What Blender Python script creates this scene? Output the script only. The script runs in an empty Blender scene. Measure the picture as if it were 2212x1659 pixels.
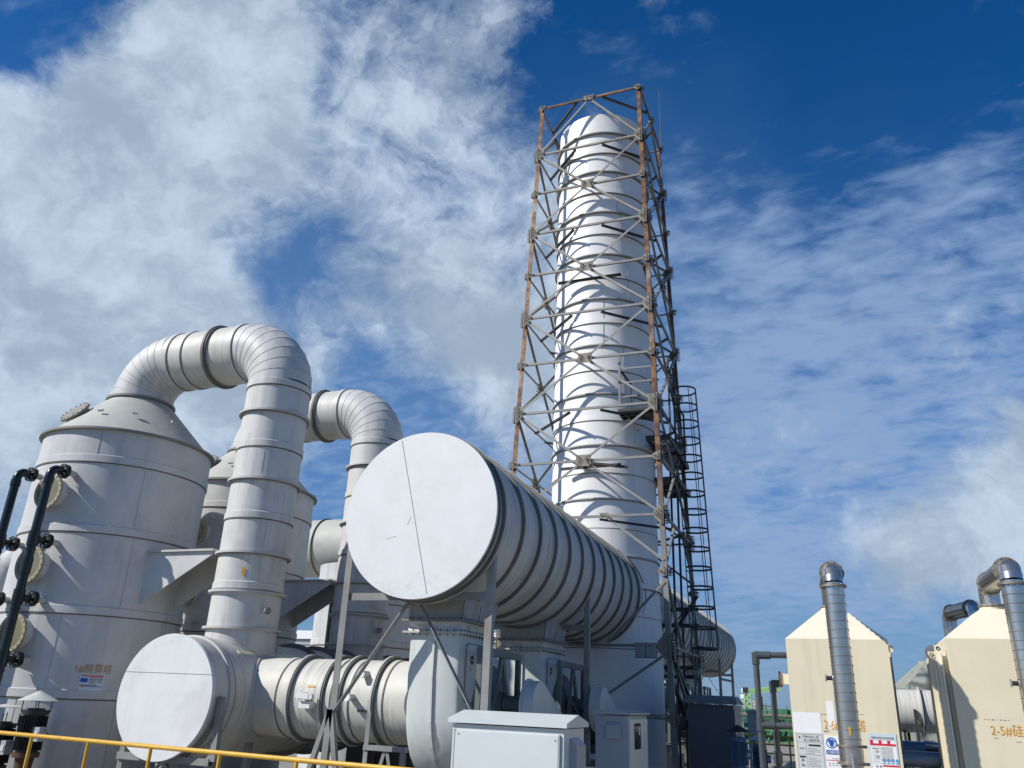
import bpy, bmesh, math, random
from math import radians as rad, sin, cos, pi, sqrt, atan2
from mathutils import Vector as V, Matrix, Euler
random.seed(7)
SC = bpy.context.scene
COL = SC.collection

# ------------------------------------------------------------ camera
YAW, PIT, ROLL, F = rad(21.8219), rad(21.5283), rad(2.4021), 1710.67
def cam_axes():
    cy, sy, cp, sp = cos(YAW), sin(YAW), cos(PIT), sin(PIT)
    f = V((-sy*cp, cy*cp, sp)); r = V((cy, sy, 0)); u = r.cross(f)
    cr, sr = cos(ROLL), sin(ROLL)
    return cr*r+sr*u, -sr*r+cr*u, f
_r, _u, _f = cam_axes()
cd = bpy.data.cameras.new('camera'); cam = bpy.data.objects.new('camera', cd); COL.objects.link(cam)
cd.sensor_fit = 'HORIZONTAL'; cd.sensor_width = 36.0; cd.lens = 36.0*F/2212.0
cd.clip_start = 0.1; cd.clip_end = 6000
M3 = Matrix((_r, _u, -_f)).transposed()
cam.matrix_world = Matrix.Translation((0, 0, 1.65)) @ M3.to_4x4()
SC.camera = cam

# ------------------------------------------------------------ world and sun
SUN_AZ, SUN_EL = rad(230), rad(38)
w = bpy.data.worlds.new('World'); SC.world = w; w.use_nodes = True
nt = w.node_tree; nt.nodes.clear()
class NB:
    """tiny node-building helper"""
    def __init__(s, nt): s.nt = nt
    def n(s, t, **k):
        o = s.nt.nodes.new(t)
        for a, b in k.items(): setattr(o, a, b)
        return o
    def L(s, a, b): s.nt.links.new(a, b)
    def set(s, sock, v):
        if hasattr(v, 'is_output') or isinstance(v, bpy.types.NodeSocket): s.L(v, sock)
        else: sock.default_value = v
    def math(s, op, a, b=None, c=None, clamp=False):
        m = s.n('ShaderNodeMath', operation=op, use_clamp=clamp)
        s.set(m.inputs[0], a)
        if b is not None: s.set(m.inputs[1], b)
        if c is not None: s.set(m.inputs[2], c)
        return m.outputs[0]
    def vm(s, op, a, b=None, scale=None):
        m = s.n('ShaderNodeVectorMath', operation=op)
        s.set(m.inputs[0], a)
        if b is not None: s.set(m.inputs[1], b)
        if scale is not None: s.set(m.inputs['Scale'], scale)
        return m.outputs['Value'] if op in ('DISTANCE', 'DOT_PRODUCT', 'LENGTH') else m.outputs[0]
    def noise(s, vec, scale, detail=5, rough=.55, dist=0, lac=2.0):
        m = s.n('ShaderNodeTexNoise'); s.set(m.inputs['Vector'], vec)
        m.inputs['Scale'].default_value = scale; m.inputs['Detail'].default_value = detail
        m.inputs['Roughness'].default_value = rough; m.inputs['Distortion'].default_value = dist
        m.inputs['Lacunarity'].default_value = lac
        return m.outputs['Fac']
    def ramp(s, x, a, b, lo=0., hi=1., smooth=True):
        m = s.n('ShaderNodeMapRange', interpolation_type='SMOOTHSTEP' if smooth else 'LINEAR')
        s.set(m.inputs[0], x); m.inputs[1].default_value = a; m.inputs[2].default_value = b
        s.set(m.inputs[3], lo); s.set(m.inputs[4], hi)
        return m.outputs[0]
    def mix(s, f, a, b, mode='MIX'):
        m = s.n('ShaderNodeMix', data_type='RGBA', blend_type=mode)
        s.set(m.inputs[0], f); s.set(m.inputs[6], a); s.set(m.inputs[7], b)
        return m.outputs[2]
B = NB(nt)
sky = B.n('ShaderNodeTexSky', sky_type='NISHITA', sun_disc=False)
sky.sun_elevation = SUN_EL; sky.sun_rotation = SUN_AZ; sky.altitude = 800; sky.air_density = .9
sky.dust_density = .6; sky.ozone_density = 3.0
tc = B.n('ShaderNodeTexCoord'); D = B.vm('NORMALIZE', tc.outputs['Generated'])
sep = B.n('ShaderNodeSeparateXYZ'); B.L(D, sep.inputs[0])
zz = B.math('ADD', B.math('MAXIMUM', sep.outputs[2], 0.0), .22)
cx = B.math('DIVIDE', sep.outputs[0], zz); cy_ = B.math('DIVIDE', sep.outputs[1], zz)
comb = B.n('ShaderNodeCombineXYZ'); B.L(cx, comb.inputs[0]); B.L(cy_, comb.inputs[1])
P = comb.outputs[0]
def blobs(lst):
    acc = None
    for (x, y, z, amp, sig) in lst:
        d = B.vm('DISTANCE', Dw, (x, y, z))
        g = B.ramp(d, 0, sig*2.0, amp, 0.)
        acc = g if acc is None else B.math('ADD', acc, g)
    return acc
# direction wobbled a little so cloud masses get natural outlines
wob = B.n('ShaderNodeTexNoise'); B.L(D, wob.inputs['Vector']); wob.inputs['Scale'].default_value = 5; wob.inputs['Detail'].default_value = 3
Dw = B.vm('ADD', D, B.vm('SCALE', B.vm('SUBTRACT', wob.outputs['Color'], (.5, .5, .5)), scale=.16))
cover = blobs([(-.76, .58, .29, .55, .13), (-.62, .71, .34, .45, .10), (-.70, .66, .26, .4, .12), (-.45, .57, .69, -.45, .03), (-.485, .60, .635, -.55, .028), (-.52, .62, .585, -.3, .03), (-.72, .50, .47, .75, .17), (-.62, .48, .62, .75, .15), (-.51, .53, .67, .60, .09), (-.65, .53, .55, .35, .10), (-.78, .46, .42, .5, .12),
               (-.71, .57, .41, .75, .14), (-.80, .52, .28, .6, .17), (-.62, .66, .40, .40, .07), (-.52, .61, .60, .35, .08), (-.46, .69, .56, .60, .09), (-.41, .76, .50, .75, .10),
               (-.35, .84, .41, .95, .12), (-.40, .62, .67, .70, .09), (-.32, .62, .71, .55, .09), (-.24, .62, .74, .12, .06), (-.20, .72, .66, -.55, .07), (-.31, .88, .34, .60, .09), (-.26, .75, .60, .40, .07), (-.22,.82,.52,.45,.07),
               (-.60, .61, .51, -.25, .05), (-.56, .66, .48, -.28, .06), (-.47, .59, .66, -.45, .03), (-.50, .60, .62, -.4, .03), (-.49, .82, .30, -.30, .07), (-.60, .71, .33, -.25, .06), (-.72, .37, .60, -1.1, .045), (-.65, .38, .67, -1.0, .05),
               (.00, .80, .60, -.5, .12), (.17, .96, .20, 1.3, .06), (.21, .95, .17, 1.2, .055), (.09, .98, .15, .75, .05), (.25, .94, .20, .7, .06), (.14, .97, .13, .5, .05)])
DM = B.n('ShaderNodeMapping'); DM.inputs['Rotation'].default_value = (.25, .5, .2); DM.inputs['Scale'].default_value = (1.0, 1.15, 1.25); B.L(D, DM.inputs[0]); DD = DM.outputs[0]
wn = B.n('ShaderNodeTexNoise'); B.L(DD, wn.inputs['Vector']); wn.inputs['Scale'].default_value = 5.0; wn.inputs['Detail'].default_value = 6; wn.inputs['Roughness'].default_value = .6
PW = B.vm('ADD', DD, B.vm('SCALE', B.vm('SUBTRACT', wn.outputs['Color'], (.5, .5, .5)), scale=.13))
n1 = B.noise(PW, 4.6, 10, .60, .15)
n2 = B.noise(PW, 15.0, 9, .64, .2)
dens = B.math('ADD', B.math('MULTIPLY', B.math('SUBTRACT', n1, .5), 2.3), B.math('MULTIPLY', B.math('SUBTRACT', n2, .5), 1.6))
dens = B.math('ADD', dens, cover)
cum = B.ramp(dens, .04, 1.14)
# thin rippled altocumulus sheet on the right
ripcover = blobs([(-.76, .58, .29, .55, .13), (-.62, .71, .34, .45, .10), (-.70, .66, .26, .4, .12), (-.45, .57, .69, -.45, .03), (-.485, .60, .635, -.55, .028), (-.52, .62, .585, -.3, .03), (.10, .72, .70, -.6, .16), (.08, .93, .36, .42, .20), (.20, .85, .48, .34, .15), (-.08, .90, .43, .36, .13), (.0, .96, .27, .36, .16), (.28, .86, .42, .3, .16), (-.05, .98, .17, .42, .16), (-.12, .84, .53, .34, .08), (-.45, .86, .22, .45, .16), (-.2, .95, .2, .3, .15)])
mp = B.n('ShaderNodeMapping'); mp.inputs['Rotation'].default_value = (0, 0, .7); mp.inputs['Scale'].default_value = (1.0, 1.7, 1.0); B.L(P, mp.inputs[0])
r1 = B.noise(mp.outputs[0], 12, 6, .58, .3); r2 = B.noise(P, 2.6, 5, .55, .3)
rd = B.math('ADD', B.math('ADD', B.math('MULTIPLY', B.math('SUBTRACT', r1, .5), 1.9), B.math('MULTIPLY', B.math('SUBTRACT', r2, .5), 2.2)), ripcover)
rip = B.math('MULTIPLY', B.ramp(rd, .0, 1.2), .86)
# cloud shading: greyer where thick, whiter at lit puffs
shade = B.ramp(B.math('ADD', B.noise(PW, 6.0, 7, .58, .2), B.math('MULTIPLY', B.math('SUBTRACT', n2, .5), .5)), .36, .70)
ccol = B.mix(shade, (3.1, 3.95, 5.05, 1), (5.3, 6.3, 7.6, 1))
rcol = (2.5, 3.65, 5.75, 1)
hs = B.n('ShaderNodeHueSaturation'); hs.inputs['Saturation'].default_value = 1.17
skyc = B.mix(1.0, sky.outputs[0], (.60, .80, 1.02, 1), 'MULTIPLY'); B.L(skyc, hs.inputs['Color']); skyc = hs.outputs[0]
veil = blobs([(-.60, .66, .42, .42, .22), (-.35, .88, .32, .40, .20), (.0, .95, .30, .25, .22), (-.2, .80, .55, .22, .12)])
skyc = B.mix(veil, skyc, (1.55, 2.75, 4.9, 1))
skyc = B.mix(B.ramp(sep.outputs[2], .0, .34, .80, 0.), skyc, (1.6, 2.6, 4.2, 1))
c1_ = B.mix(rip, skyc, rcol)
c2_ = B.mix(B.math('MULTIPLY', cum, .95), c1_, ccol)
bg = B.n('ShaderNodeBackground'); B.L(c2_, bg.inputs[0]); bg.inputs[1].default_value = .1
wo = B.n('ShaderNodeOutputWorld'); B.L(bg.outputs[0], wo.inputs[0])

sl = bpy.data.lights.new('sun', 'SUN'); sl.energy = 4.7; sl.angle = rad(.53); sl.color = (1, .955, .89)
so = bpy.data.objects.new('sun', sl); COL.objects.link(so); so.location = (-20, -20, 30)
sdir = V((sin(SUN_AZ)*cos(SUN_EL), cos(SUN_AZ)*cos(SUN_EL), sin(SUN_EL)))
so.rotation_euler = (-sdir).to_track_quat('-Z', 'Y').to_euler()
SC.view_settings.view_transform = 'Standard'; SC.view_settings.look = 'None'
SC.view_settings.exposure = 0.16; SC.view_settings.gamma = 1.0; SC.view_settings.use_curve_mapping = False
SC.render.engine = 'CYCLES'

# ------------------------------------------------------------ materials
MATS = {}
def mat(name, col, rough=.6, metal=0., var=.12, vscale=3., streak=None, streak_amt=.0, dirt=None, dirt_amt=0., dirt_scale=1.5, bump=.0, bscale=60, spec=.4, rust=None, grime=None):
    m = bpy.data.materials.new(name); m.use_nodes = True; nt = m.node_tree; nt.nodes.clear(); b = NB(nt)
    p = b.n('ShaderNodeBsdfPrincipled'); o = b.n('ShaderNodeOutputMaterial'); b.L(p.outputs[0], o.inputs[0])
    g = b.n('ShaderNodeNewGeometry').outputs['Position']
    c = tuple(col)+(1,)
    n = b.noise(g, vscale, 6, .6)
    f = b.ramp(n, .3, .7, 1-var, 1+var, smooth=False)
    cc = b.vm('SCALE', c[:3], scale=f)
    if streak:      # fine streaks: stretched noise, wound round the pipe or running down it
        mpn = b.n('ShaderNodeMapping'); mpn.inputs['Scale'].default_value = streak; b.L(g, mpn.inputs[0])
        s_ = b.noise(mpn.outputs[0], 1.0, 4, .6)
        s2 = b.noise(g, 1.7, 3, .5)
        k = b.math('MULTIPLY', b.ramp(s_, .46, .64), b.ramp(s2, .36, .58))
        cc = b.mix(b.math('MULTIPLY', k, streak_amt), cc, (col[0]*.45, col[1]*.46, col[2]*.44, 1))
    if dirt:
        d1 = b.ramp(b.noise(g, dirt_scale, 8, .65, .4), .5, .72)
        cc = b.mix(b.math('MULTIPLY', d1, dirt_amt), cc, tuple(dirt)+(1,))
    if grime:
        z = b.n('ShaderNodeSeparateXYZ'); b.L(g, z.inputs[0])
        hz = b.ramp(b.math('ADD', z.outputs[2], b.math('MULTIPLY', b.noise(g, 3, 4, .6), .5)), grime[0], grime[1], 1., 0.)
        sp = b.ramp(b.noise(g, 13, 7, .7), .44, .66)
        cc = b.mix(b.math('MULTIPLY', b.math('MULTIPLY', sp, hz), .20), cc, (.16, .155, .13, 1))
    if rust:
        z = b.n('ShaderNodeSeparateXYZ'); b.L(g, z.inputs[0])
        hz = b.ramp(z.outputs[2], rust[0], rust[1])
        rn = b.ramp(b.noise(g, 1.6, 5, .7), .30, .46)
        rc = b.mix(b.ramp(b.noise(g, 4.5, 6, .7), .42, .60), (.085, .038, .020, 1), (.25, .125, .05, 1))
        cc = b.mix(b.math('MULTIPLY', b.math('MULTIPLY', rn, hz), rust[2]), cc, rc)
    b.set(p.inputs['Base Color'], cc)
    p.inputs['Roughness'].default_value = rough; p.inputs['Metallic'].default_value = metal
    p.inputs['Specular IOR Level'].default_value = spec
    if bump:
        bn = b.n('ShaderNodeBump'); bn.inputs['Strength'].default_value = bump; bn.inputs['Distance'].default_value = .01
        b.L(b.noise(g, bscale, 4, .6), bn.inputs['Height']); b.L(bn.outputs[0], p.inputs['Normal'])
    MATS[name] = m
    return m
WH = mat('white_frp', (.66, .665, .68), .5, dirt=(.36, .36, .33), dirt_amt=.30, dirt_scale=1.1, streak=(4, 4, .5), streak_amt=.12, var=.06, bump=.15, bscale=9)
CAPW = mat('white_cap', (.70, .705, .70), .45, dirt=(.45, .45, .42), dirt_amt=.22, dirt_scale=1.5, bump=.12, bscale=3, grime=(2.75, 3.15), var=.04)
CAPS = mat('small_cap_white', (.70, .705, .70), .45, dirt=(.45, .45, .42), dirt_amt=.3, dirt_scale=1.9, var=.04, streak=(16, 16, .7), streak_amt=.10, bump=.12, bscale=3)
FRPY = mat('wound_frp_along_y', (.56, .545, .51), .55, dirt=(.30, .30, .24), dirt_amt=.45, dirt_scale=1.2, streak=(1.2, 55, 1.2), streak_amt=.75, var=.08)
FRPX = mat('wound_frp_along_x', (.55, .54, .495), .55, dirt=(.36, .36, .26), dirt_amt=.5, dirt_scale=1.4, streak=(55, 1.2, 1.2), streak_amt=.7, var=.08)
FRPZ = mat('frp_riser', (.555, .55, .53), .5, dirt=(.38, .38, .34), dirt_amt=.4, dirt_scale=1.5, streak=(9, 9, .5), streak_amt=.32, var=.07)
TANK = mat('tank_frp', (.53, .53, .52), .5, dirt=(.34, .345, .33), dirt_amt=.42, dirt_scale=1.0, streak=(6, 6, .4), streak_amt=.25, var=.08, bump=.2, bscale=7)
CONE = mat('weathered_cone', (.44, .445, .40), .6, dirt=(.30, .30, .25), dirt_amt=.4, var=.07)
STACK = mat('stack_white', (.79, .785, .765), .42, dirt=(.6, .6, .58), dirt_amt=.22, dirt_scale=.9, streak=(9, 9, .3), streak_amt=.14, var=.03)
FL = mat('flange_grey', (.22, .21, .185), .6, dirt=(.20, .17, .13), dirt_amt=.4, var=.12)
FLW = mat('flange_white', (.47, .465, .44), .55, dirt=(.33, .31, .27), dirt_amt=.4, var=.08)
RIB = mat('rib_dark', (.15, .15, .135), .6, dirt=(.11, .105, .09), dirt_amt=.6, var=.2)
SEAM = mat('seam_dark', (.13, .12, .10), .7, var=.2)
SEAML = mat('seam_light', (.36, .36, .35), .7, var=.2)
LEG = mat('tower_leg_steel', (.23, .23, .21), .5, metal=.25, rust=(3.4, 5.8, .96), var=.15, dirt=(.22, .19, .15), dirt_amt=.3)
LAT = mat('tower_bar_steel', (.245, .245, .228), .5, metal=.25, rust=(6.5, 13.9, .26), var=.16, dirt=(.24, .19, .13), dirt_amt=.5)
LATTOP = mat('tower_bar_rusty', (.33, .25, .18), .6, rust=(12.8, 13.4, .9), var=.2)
GUS = mat('gusset_steel', (.25, .225, .18), .55, dirt=(.21, .15, .10), dirt_amt=.6, dirt_scale=5, var=.22, vscale=9)
BOLT = mat('bolt_dark', (.10, .085, .07), .6, var=.3)
BLK = mat('painted_steel_dark', (.045, .038, .034), .55, dirt=(.09, .055, .04), dirt_amt=.5, var=.3)
GALV = mat('galvanised_steel', (.40, .42, .41), .5, dirt=(.26, .24, .20), dirt_amt=.5, dirt_scale=2.5, var=.14, spec=.5)
FRAME = mat('support_frame_steel', (.235, .24, .23), .5, dirt=(.22, .15, .10), dirt_amt=.55, dirt_scale=2.6, var=.2)
FAN = mat('fan_pale_green', (.56, .595, .575), .38, dirt=(.38, .38, .32), dirt_amt=.3, dirt_scale=1.3, var=.04, streak=(14, 14, 1.0), streak_amt=.15, spec=.5)
FAND = mat('fan_steel_green', (.12, .14, .13), .5, dirt=(.13, .09, .06), dirt_amt=.45, dirt_scale=4, var=.12)
CAB = mat('cabinet_paint', (.60, .645, .64), .34, dirt=(.5, .5, .46), dirt_amt=.2, var=.025, spec=.5)
CAB2 = mat('cabinet_paint_blue_grey', (.36, .39, .41), .4, var=.04)
CAB3 = mat('cabinet_paint_dark', (.095, .10, .105), .4, var=.06)
CLOTH = mat('flexible_cloth', (.60, .59, .56), .8, dirt=(.22, .20, .17), dirt_amt=.6, dirt_scale=3.5, var=.2, bump=.6, bscale=14)
HOOD = mat('hood_dirty_frp', (.33, .33, .315), .55, dirt=(.16, .16, .15), dirt_amt=.75, dirt_scale=2.2, streak=(26, 26, 1.0), streak_amt=.4, var=.14)
CRM = mat('cream_paint', (.70, .635, .465), .55, streak=(11, 11, .6), streak_amt=.14, dirt=(.66, .56, .38), dirt_amt=.35, dirt_scale=.8, var=.035)
CRMW = mat('cream_sunlit', (.74, .685, .545), .5, var=.04)  # paler cream: sun on the hip slopes put into the colour
CRMD = mat('cream_shaded', (.33, .34, .29), .6, var=.06)  # same cream with shade put into the colour, mainly for the rear boxes
SS = mat('stainless_duct', (.60, .57, .52), .24, metal=.9, var=.12, vscale=5, dirt=(.32, .28, .23), dirt_amt=.3, dirt_scale=3)
SSF = mat('stainless_flange', (.28, .25, .21), .5, metal=.6, dirt=(.10, .06, .05), dirt_amt=.7, dirt_scale=7, var=.3)
PVC = mat('grey_pvc', (.060, .072, .082), .35, var=.12)
BPVC = mat('black_pvc', (.012, .018, .018), .28, var=.2)
NUT = mat('bright_nut', (.62, .61, .58), .3, metal=.8)
YEL = mat('yellow_rail_paint', (.62, .36, .035), .42, dirt=(.42, .22, .04), dirt_amt=.4, dirt_scale=9, var=.1, vscale=14)
ORG = mat('orange_lettering', (.66, .33, .04), .6, var=.08)
BRN = mat('ochre_lettering', (.42, .24, .06), .6, var=.1)
AMB = mat('manhole_plate', (.20, .18, .10), .18, dirt=(.16, .20, .17), dirt_amt=.6, dirt_scale=3, var=.2, spec=.7)
RIMC = mat('manhole_rim', (.33, .30, .19), .5, var=.1)
MOT = mat('motor_blue', (.13, .21, .29), .4, dirt=(.16, .14, .11), dirt_amt=.4, dirt_scale=6, var=.15)
MOTK = mat('motor_black', (.02, .02, .022), .45, dirt=(.10, .055, .03), dirt_amt=.35, dirt_scale=6)
RUST = mat('rusty_iron', (.09, .042, .022), .75, dirt=(.08, .05, .04), dirt_amt=.6, dirt_scale=8, var=.3)
CAPG = mat('rain_cap_pale', (.55, .57, .53), .5, var=.1, dirt=(.35, .35, .3), dirt_amt=.4)
CAPK = mat('rain_cap_dark', (.035, .022, .018), .7, var=.3)
BLU = mat('blue_steel_duct', (.14, .20, .30), .3, metal=.35, var=.1)
WPNT = mat('white_sheet', (.80, .81, .80), .5, var=.03)
PAP = mat('poster_grey', (.58, .60, .58), .45, var=.02)
PAPB = mat('poster_pale_blue', (.56, .64, .68), .4, var=.02)
INK = mat('ink_dark', (.03, .03, .035), .6)
INKG = mat('ink_grey', (.20, .21, .21), .6)
RED = mat('print_red', (.62, .02, .05), .5)
BLUP = mat('print_blue', (.012, .10, .42), .5)
LBLU = mat('print_light_blue', (.10, .34, .62), .5)
NAVY = mat('badge_navy', (.012, .018, .06), .35)
GLS = mat('dark_glass', (.02, .022, .025), .08, spec=.8)
CONC = mat('concrete_roof', (.25, .235, .205), .85, dirt=(.11, .11, .10), dirt_amt=.5, dirt_scale=.6, var=.15, bump=.3, bscale=20)
NETG = mat('green_netting', (.022, .11, .055), .8, var=.35, vscale=1.2, dirt=(.02, .07, .045), dirt_amt=.6, dirt_scale=.9)
POLEG = mat('scaffold_pole', (.14, .24, .13), .6, var=.2)
CRG = mat('crane_green', (.36, .62, .14), .5, var=.1)
APT = mat('apartment_beige', (.50, .47, .44), .8, var=.05)
APTD = mat('apartment_shade', (.27, .30, .37), .8, var=.05)
WALLW = mat('white_wall', (.72, .75, .75), .6, var=.03)
GRAT = mat('grating_steel', (.10, .10, .10), .5, metal=.3, var=.2)
LAMPG = mat('lamp_glass', (.5, .5, .46), .2)

# ------------------------------------------------------------ mesh builder
class MB:
    def __init__(s): s.v = []; s.f = []
    def add(s, vs, fs):
        k = len(s.v); s.v += [V(p) for p in vs]; s.f += [[i+k for i in f] for f in fs]; return s
    def box(s, a, b):
        x0, y0, z0 = a; x1, y1, z1 = b
        return s.add([(x0,y0,z0),(x1,y0,z0),(x1,y1,z0),(x0,y1,z0),(x0,y0,z1),(x1,y0,z1),(x1,y1,z1),(x0,y1,z1)],
                     [(0,3,2,1),(4,5,6,7),(0,1,5,4),(1,2,6,5),(2,3,7,6),(3,0,4,7)])
    def hexa(s, p8):
        return s.add(p8, [(0,3,2,1),(4,5,6,7),(0,1,5,4),(1,2,6,5),(2,3,7,6),(3,0,4,7)])
    def beam(s, p, q, w, h, up=(0,0,1)):
        p, q = V(p), V(q); d = (q-p).normalized(); up = V(up)
        if abs(d.dot(up)) > .95: up = V((0,1,0)) if abs(d.y) < .9 else V((1,0,0))
        a = d.cross(up).normalized(); b = a.cross(d)
        a *= w/2; b *= h/2
        return s.hexa([p-a-b, p+a-b, p+a+b, p-a+b, q-a-b, q+a-b, q+a+b, q-a+b])
    def angle(s, p, q, w, t, n1, n2):
        """L section: legs point along n1 and n2 from the p-q edge"""
        p, q = V(p), V(q); n1 = V(n1).normalized(); n2 = V(n2).normalized()
        prof = [V((0,0)), V((w,0)), V((w,t)), V((t,t)), V((t,w)), V((0,w))]
        vs = [p+n1*a.x+n2*a.y for a in prof]+[q+n1*a.x+n2*a.y for a in prof]
        fs = [(i, (i+1) % 6, (i+1) % 6+6, i+6) for i in range(6)]
        fs += [(0,1,2,3), (0,3,4,5), (6,7,8,9), (6,9,10,11)]
        return s.add(vs, fs)
    def cyl(s, p, q, r, n=16, r2=None, cap=True):
        p, q = V(p), V(q); d = (q-p).normalized(); up = V((0,0,1)) if abs(d.z) < .9 else V((0,1,0))
        a = d.cross(up).normalized(); b = a.cross(d); r2 = r if r2 is None else r2
        vs = [p+(a*cos(2*pi*i/n)+b*sin(2*pi*i/n))*r for i in range(n)]+[q+(a*cos(2*pi*i/n)+b*sin(2*pi*i/n))*r2 for i in range(n)]
        fs = [(i, (i+1) % n, (i+1) % n+n, i+n) for i in range(n)]
        if cap: fs += [tuple(range(n))[::-1], tuple(range(n, 2*n))]
        return s.add(vs, fs)
    def lathe(s, c, axis, prof, n=64, close=False):
        """prof: list of (radius, distance along axis)"""
        c = V(c); d = V(axis).normalized(); up = V((0,0,1)) if abs(d.z) < .9 else V((0,1,0))
        a = d.cross(up).normalized(); b = a.cross(d); vs = []; fs = []
        for r, t in prof:
            for i in range(n): vs.append(c+d*t+(a*cos(2*pi*i/n)+b*sin(2*pi*i/n))*r)
        m = len(prof)
        for j in range(m if close else m-1):
            j2 = (j+1) % m
            for i in range(n): fs.append((j*n+i, j*n+(i+1) % n, j2*n+(i+1) % n, j2*n+i))
        return s.add(vs, fs)
    def ring(s, c, axis, ri, ro, t0, t1, n=64):
        return s.lathe(c, axis, [(ri, t0), (ro, t0), (ro, t1), (ri, t1)], n, close=True)
    def tube(s, pts, r, n=12, closed=False, cap=True):
        pts = [V(p) for p in pts]; m = len(pts); vs = []; fs = []; prev = None
        for i, p in enumerate(pts):
            if closed: d = (pts[(i+1) % m]-pts[i-1]).normalized(); d1 = (pts[(i+1) % m]-p).normalized()
            elif i == 0: d = d1 = (pts[1]-p).normalized()
            elif i == m-1: d = d1 = (p-pts[-2]).normalized()
            else: d0 = (p-pts[i-1]).normalized(); d1 = (pts[i+1]-p).normalized(); d = (d0+d1).normalized()
            if prev is None:
                up = V((0,0,1)) if abs(d.z) < .9 else V((0,1,0)); a = d.cross(up).normalized()
            else: a = (prev-d*prev.dot(d)).normalized()
            b = d.cross(a); prev = a
            st = 1/max(.5, d.dot(d1))
            # stretch in the bend plane keeps mitred sections round
            bd = d1-d*d1.dot(d)
            for k in range(n):
                o = (a*cos(2*pi*k/n)+b*sin(2*pi*k/n))*r
                if bd.length > 1e-4:
                    e = bd.normalized(); o = o+e*o.dot(e)*(st-1)
                vs.append(p+o)
        for j in range(m if closed else m-1):
            j2 = (j+1) % m
            for k in range(n): fs.append((j*n+k, j*n+(k+1) % n, j2*n+(k+1) % n, j2*n+k))
        if cap and not closed: fs += [tuple(range(n))[::-1], tuple(range((m-1)*n, m*n))]
        return s.add(vs, fs)
    def prism(s, poly, d):
        """poly: 3-D outline (planar), d: thickness vector"""
        poly = [V(p) for p in poly]; d = V(d); n = len(poly)
        return s.add(poly+[p+d for p in poly], [tuple(range(n))[::-1], tuple(range(n, 2*n))]+[(i, (i+1) % n, (i+1) % n+n, i+n) for i in range(n)])
    def poly(s, pts): return s.add(pts, [tuple(range(len(pts)))])

# parts of the right-hand scrubber group are scaled about the camera, z offset CAM_ZOFF
CAM_SCALE, CAM_ZOFF = 1.0, 0.0
def cam_scaled(p): return V((p[0]*CAM_SCALE, p[1]*CAM_SCALE, p[2]*CAM_SCALE+CAM_ZOFF))
def wl(o):
    p = V((0, 0, 0))
    while o is not None: p += o.location; o = o.parent
    return p
def part(name, mb, m, parent=None, label=None, smooth=30, loc=None, kind=None):
    base = wl(parent) if parent is not None else cam_scaled(V(loc if loc is not None else (0, 0, 0)))
    me = bpy.data.meshes.new(name)
    me.from_pydata([tuple(cam_scaled(v)-base) for v in mb.v], [], mb.f); me.materials.append(m)
    bm = bmesh.new(); bm.from_mesh(me); bmesh.ops.recalc_face_normals(bm, faces=bm.faces); bm.to_mesh(me); bm.free()
    if smooth:
        me.polygons.foreach_set('use_smooth', [True]*len(me.polygons)); me.set_sharp_from_angle(angle=rad(smooth))
    o = bpy.data.objects.new(name, me); COL.objects.link(o)
    if parent is not None: o.parent = parent
    else: o.location = base
    if label: o['label'] = label
    if kind: o['kind'] = kind
    return o
def tag(o, label, cat, group=None):
    o['label'] = label; o['category'] = cat
    if group: o['group'] = group
    return o
def thing(name, label, cat, loc, group=None):
    o = bpy.data.objects.new(name, None); COL.objects.link(o); o.location = cam_scaled(loc); o.empty_display_size = .3
    return tag(o, label, cat, group)
def single(name, mb, m, loc, label, cat, group=None, smooth=30):
    return tag(part(name, mb, m, loc=loc, smooth=smooth), label, cat, group)
def dup(root, loc, label, group=None):
    r = root.copy(); COL.objects.link(r); r.location = loc; r['label'] = label
    if group: r['group'] = group
    for ch in list(root.children):
        c = ch.copy(); COL.objects.link(c); c.parent = r
        for g in list(ch.children):
            d = g.copy(); COL.objects.link(d); d.parent = c
    return r
def text_mesh(body, size, extrude=.0):
    cu = bpy.data.curves.new('lettering', 'FONT'); cu.body = body; cu.size = size; cu.extrude = extrude
    cu.align_x = 'CENTER'; cu.align_y = 'CENTER'
    o = bpy.data.objects.new('lettering', cu); COL.objects.link(o)
    bpy.context.view_layer.update()
    dg = bpy.context.evaluated_depsgraph_get()
    me = bpy.data.meshes.new_from_object(o.evaluated_get(dg)); bpy.data.objects.remove(o); bpy.data.curves.remove(cu)
    mb = MB(); mb.v = [v.co.copy() for v in me.vertices]; mb.f = [list(p.vertices) for p in me.polygons]
    bpy.data.meshes.remove(me)
    return mb
def place_flat(mb, c, ex, ez, sx=1, sz=1):
    """lay an XY drawing on a wall: x -> ex, y -> ez; thickness faces out"""
    c, ex, ez = V(c), V(ex), V(ez); en = ex.cross(ez)
    mb.v = [c+ex*(v.x*sx)+ez*(v.y*sz)+en*v.z for v in mb.v]; return mb
def fit_text(body, wdt, hgt):
    mb = text_mesh(body, 1.0)
    xs = [v.x for v in mb.v]; ys = [v.y for v in mb.v]
    x0, x1, y0, y1 = min(xs), max(xs), min(ys), max(ys)
    for v in mb.v: v.x = (v.x-(x0+x1)/2)*wdt/(x1-x0); v.y = (v.y-(y0+y1)/2)*hgt/(y1-y0)
    return mb
def wrap(mb, cx, cy, r, az, z):
    """bend an XY drawing round a vertical cylinder; az = azimuth of its middle, clockwise from +Y"""
    out = []
    for v in mb.v:
        a = az-v.x/r
        out.append(V((cx+sin(a)*(r+v.z), cy+cos(a)*(r+v.z), z+v.y)))
    mb.v = out; return mb
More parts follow.
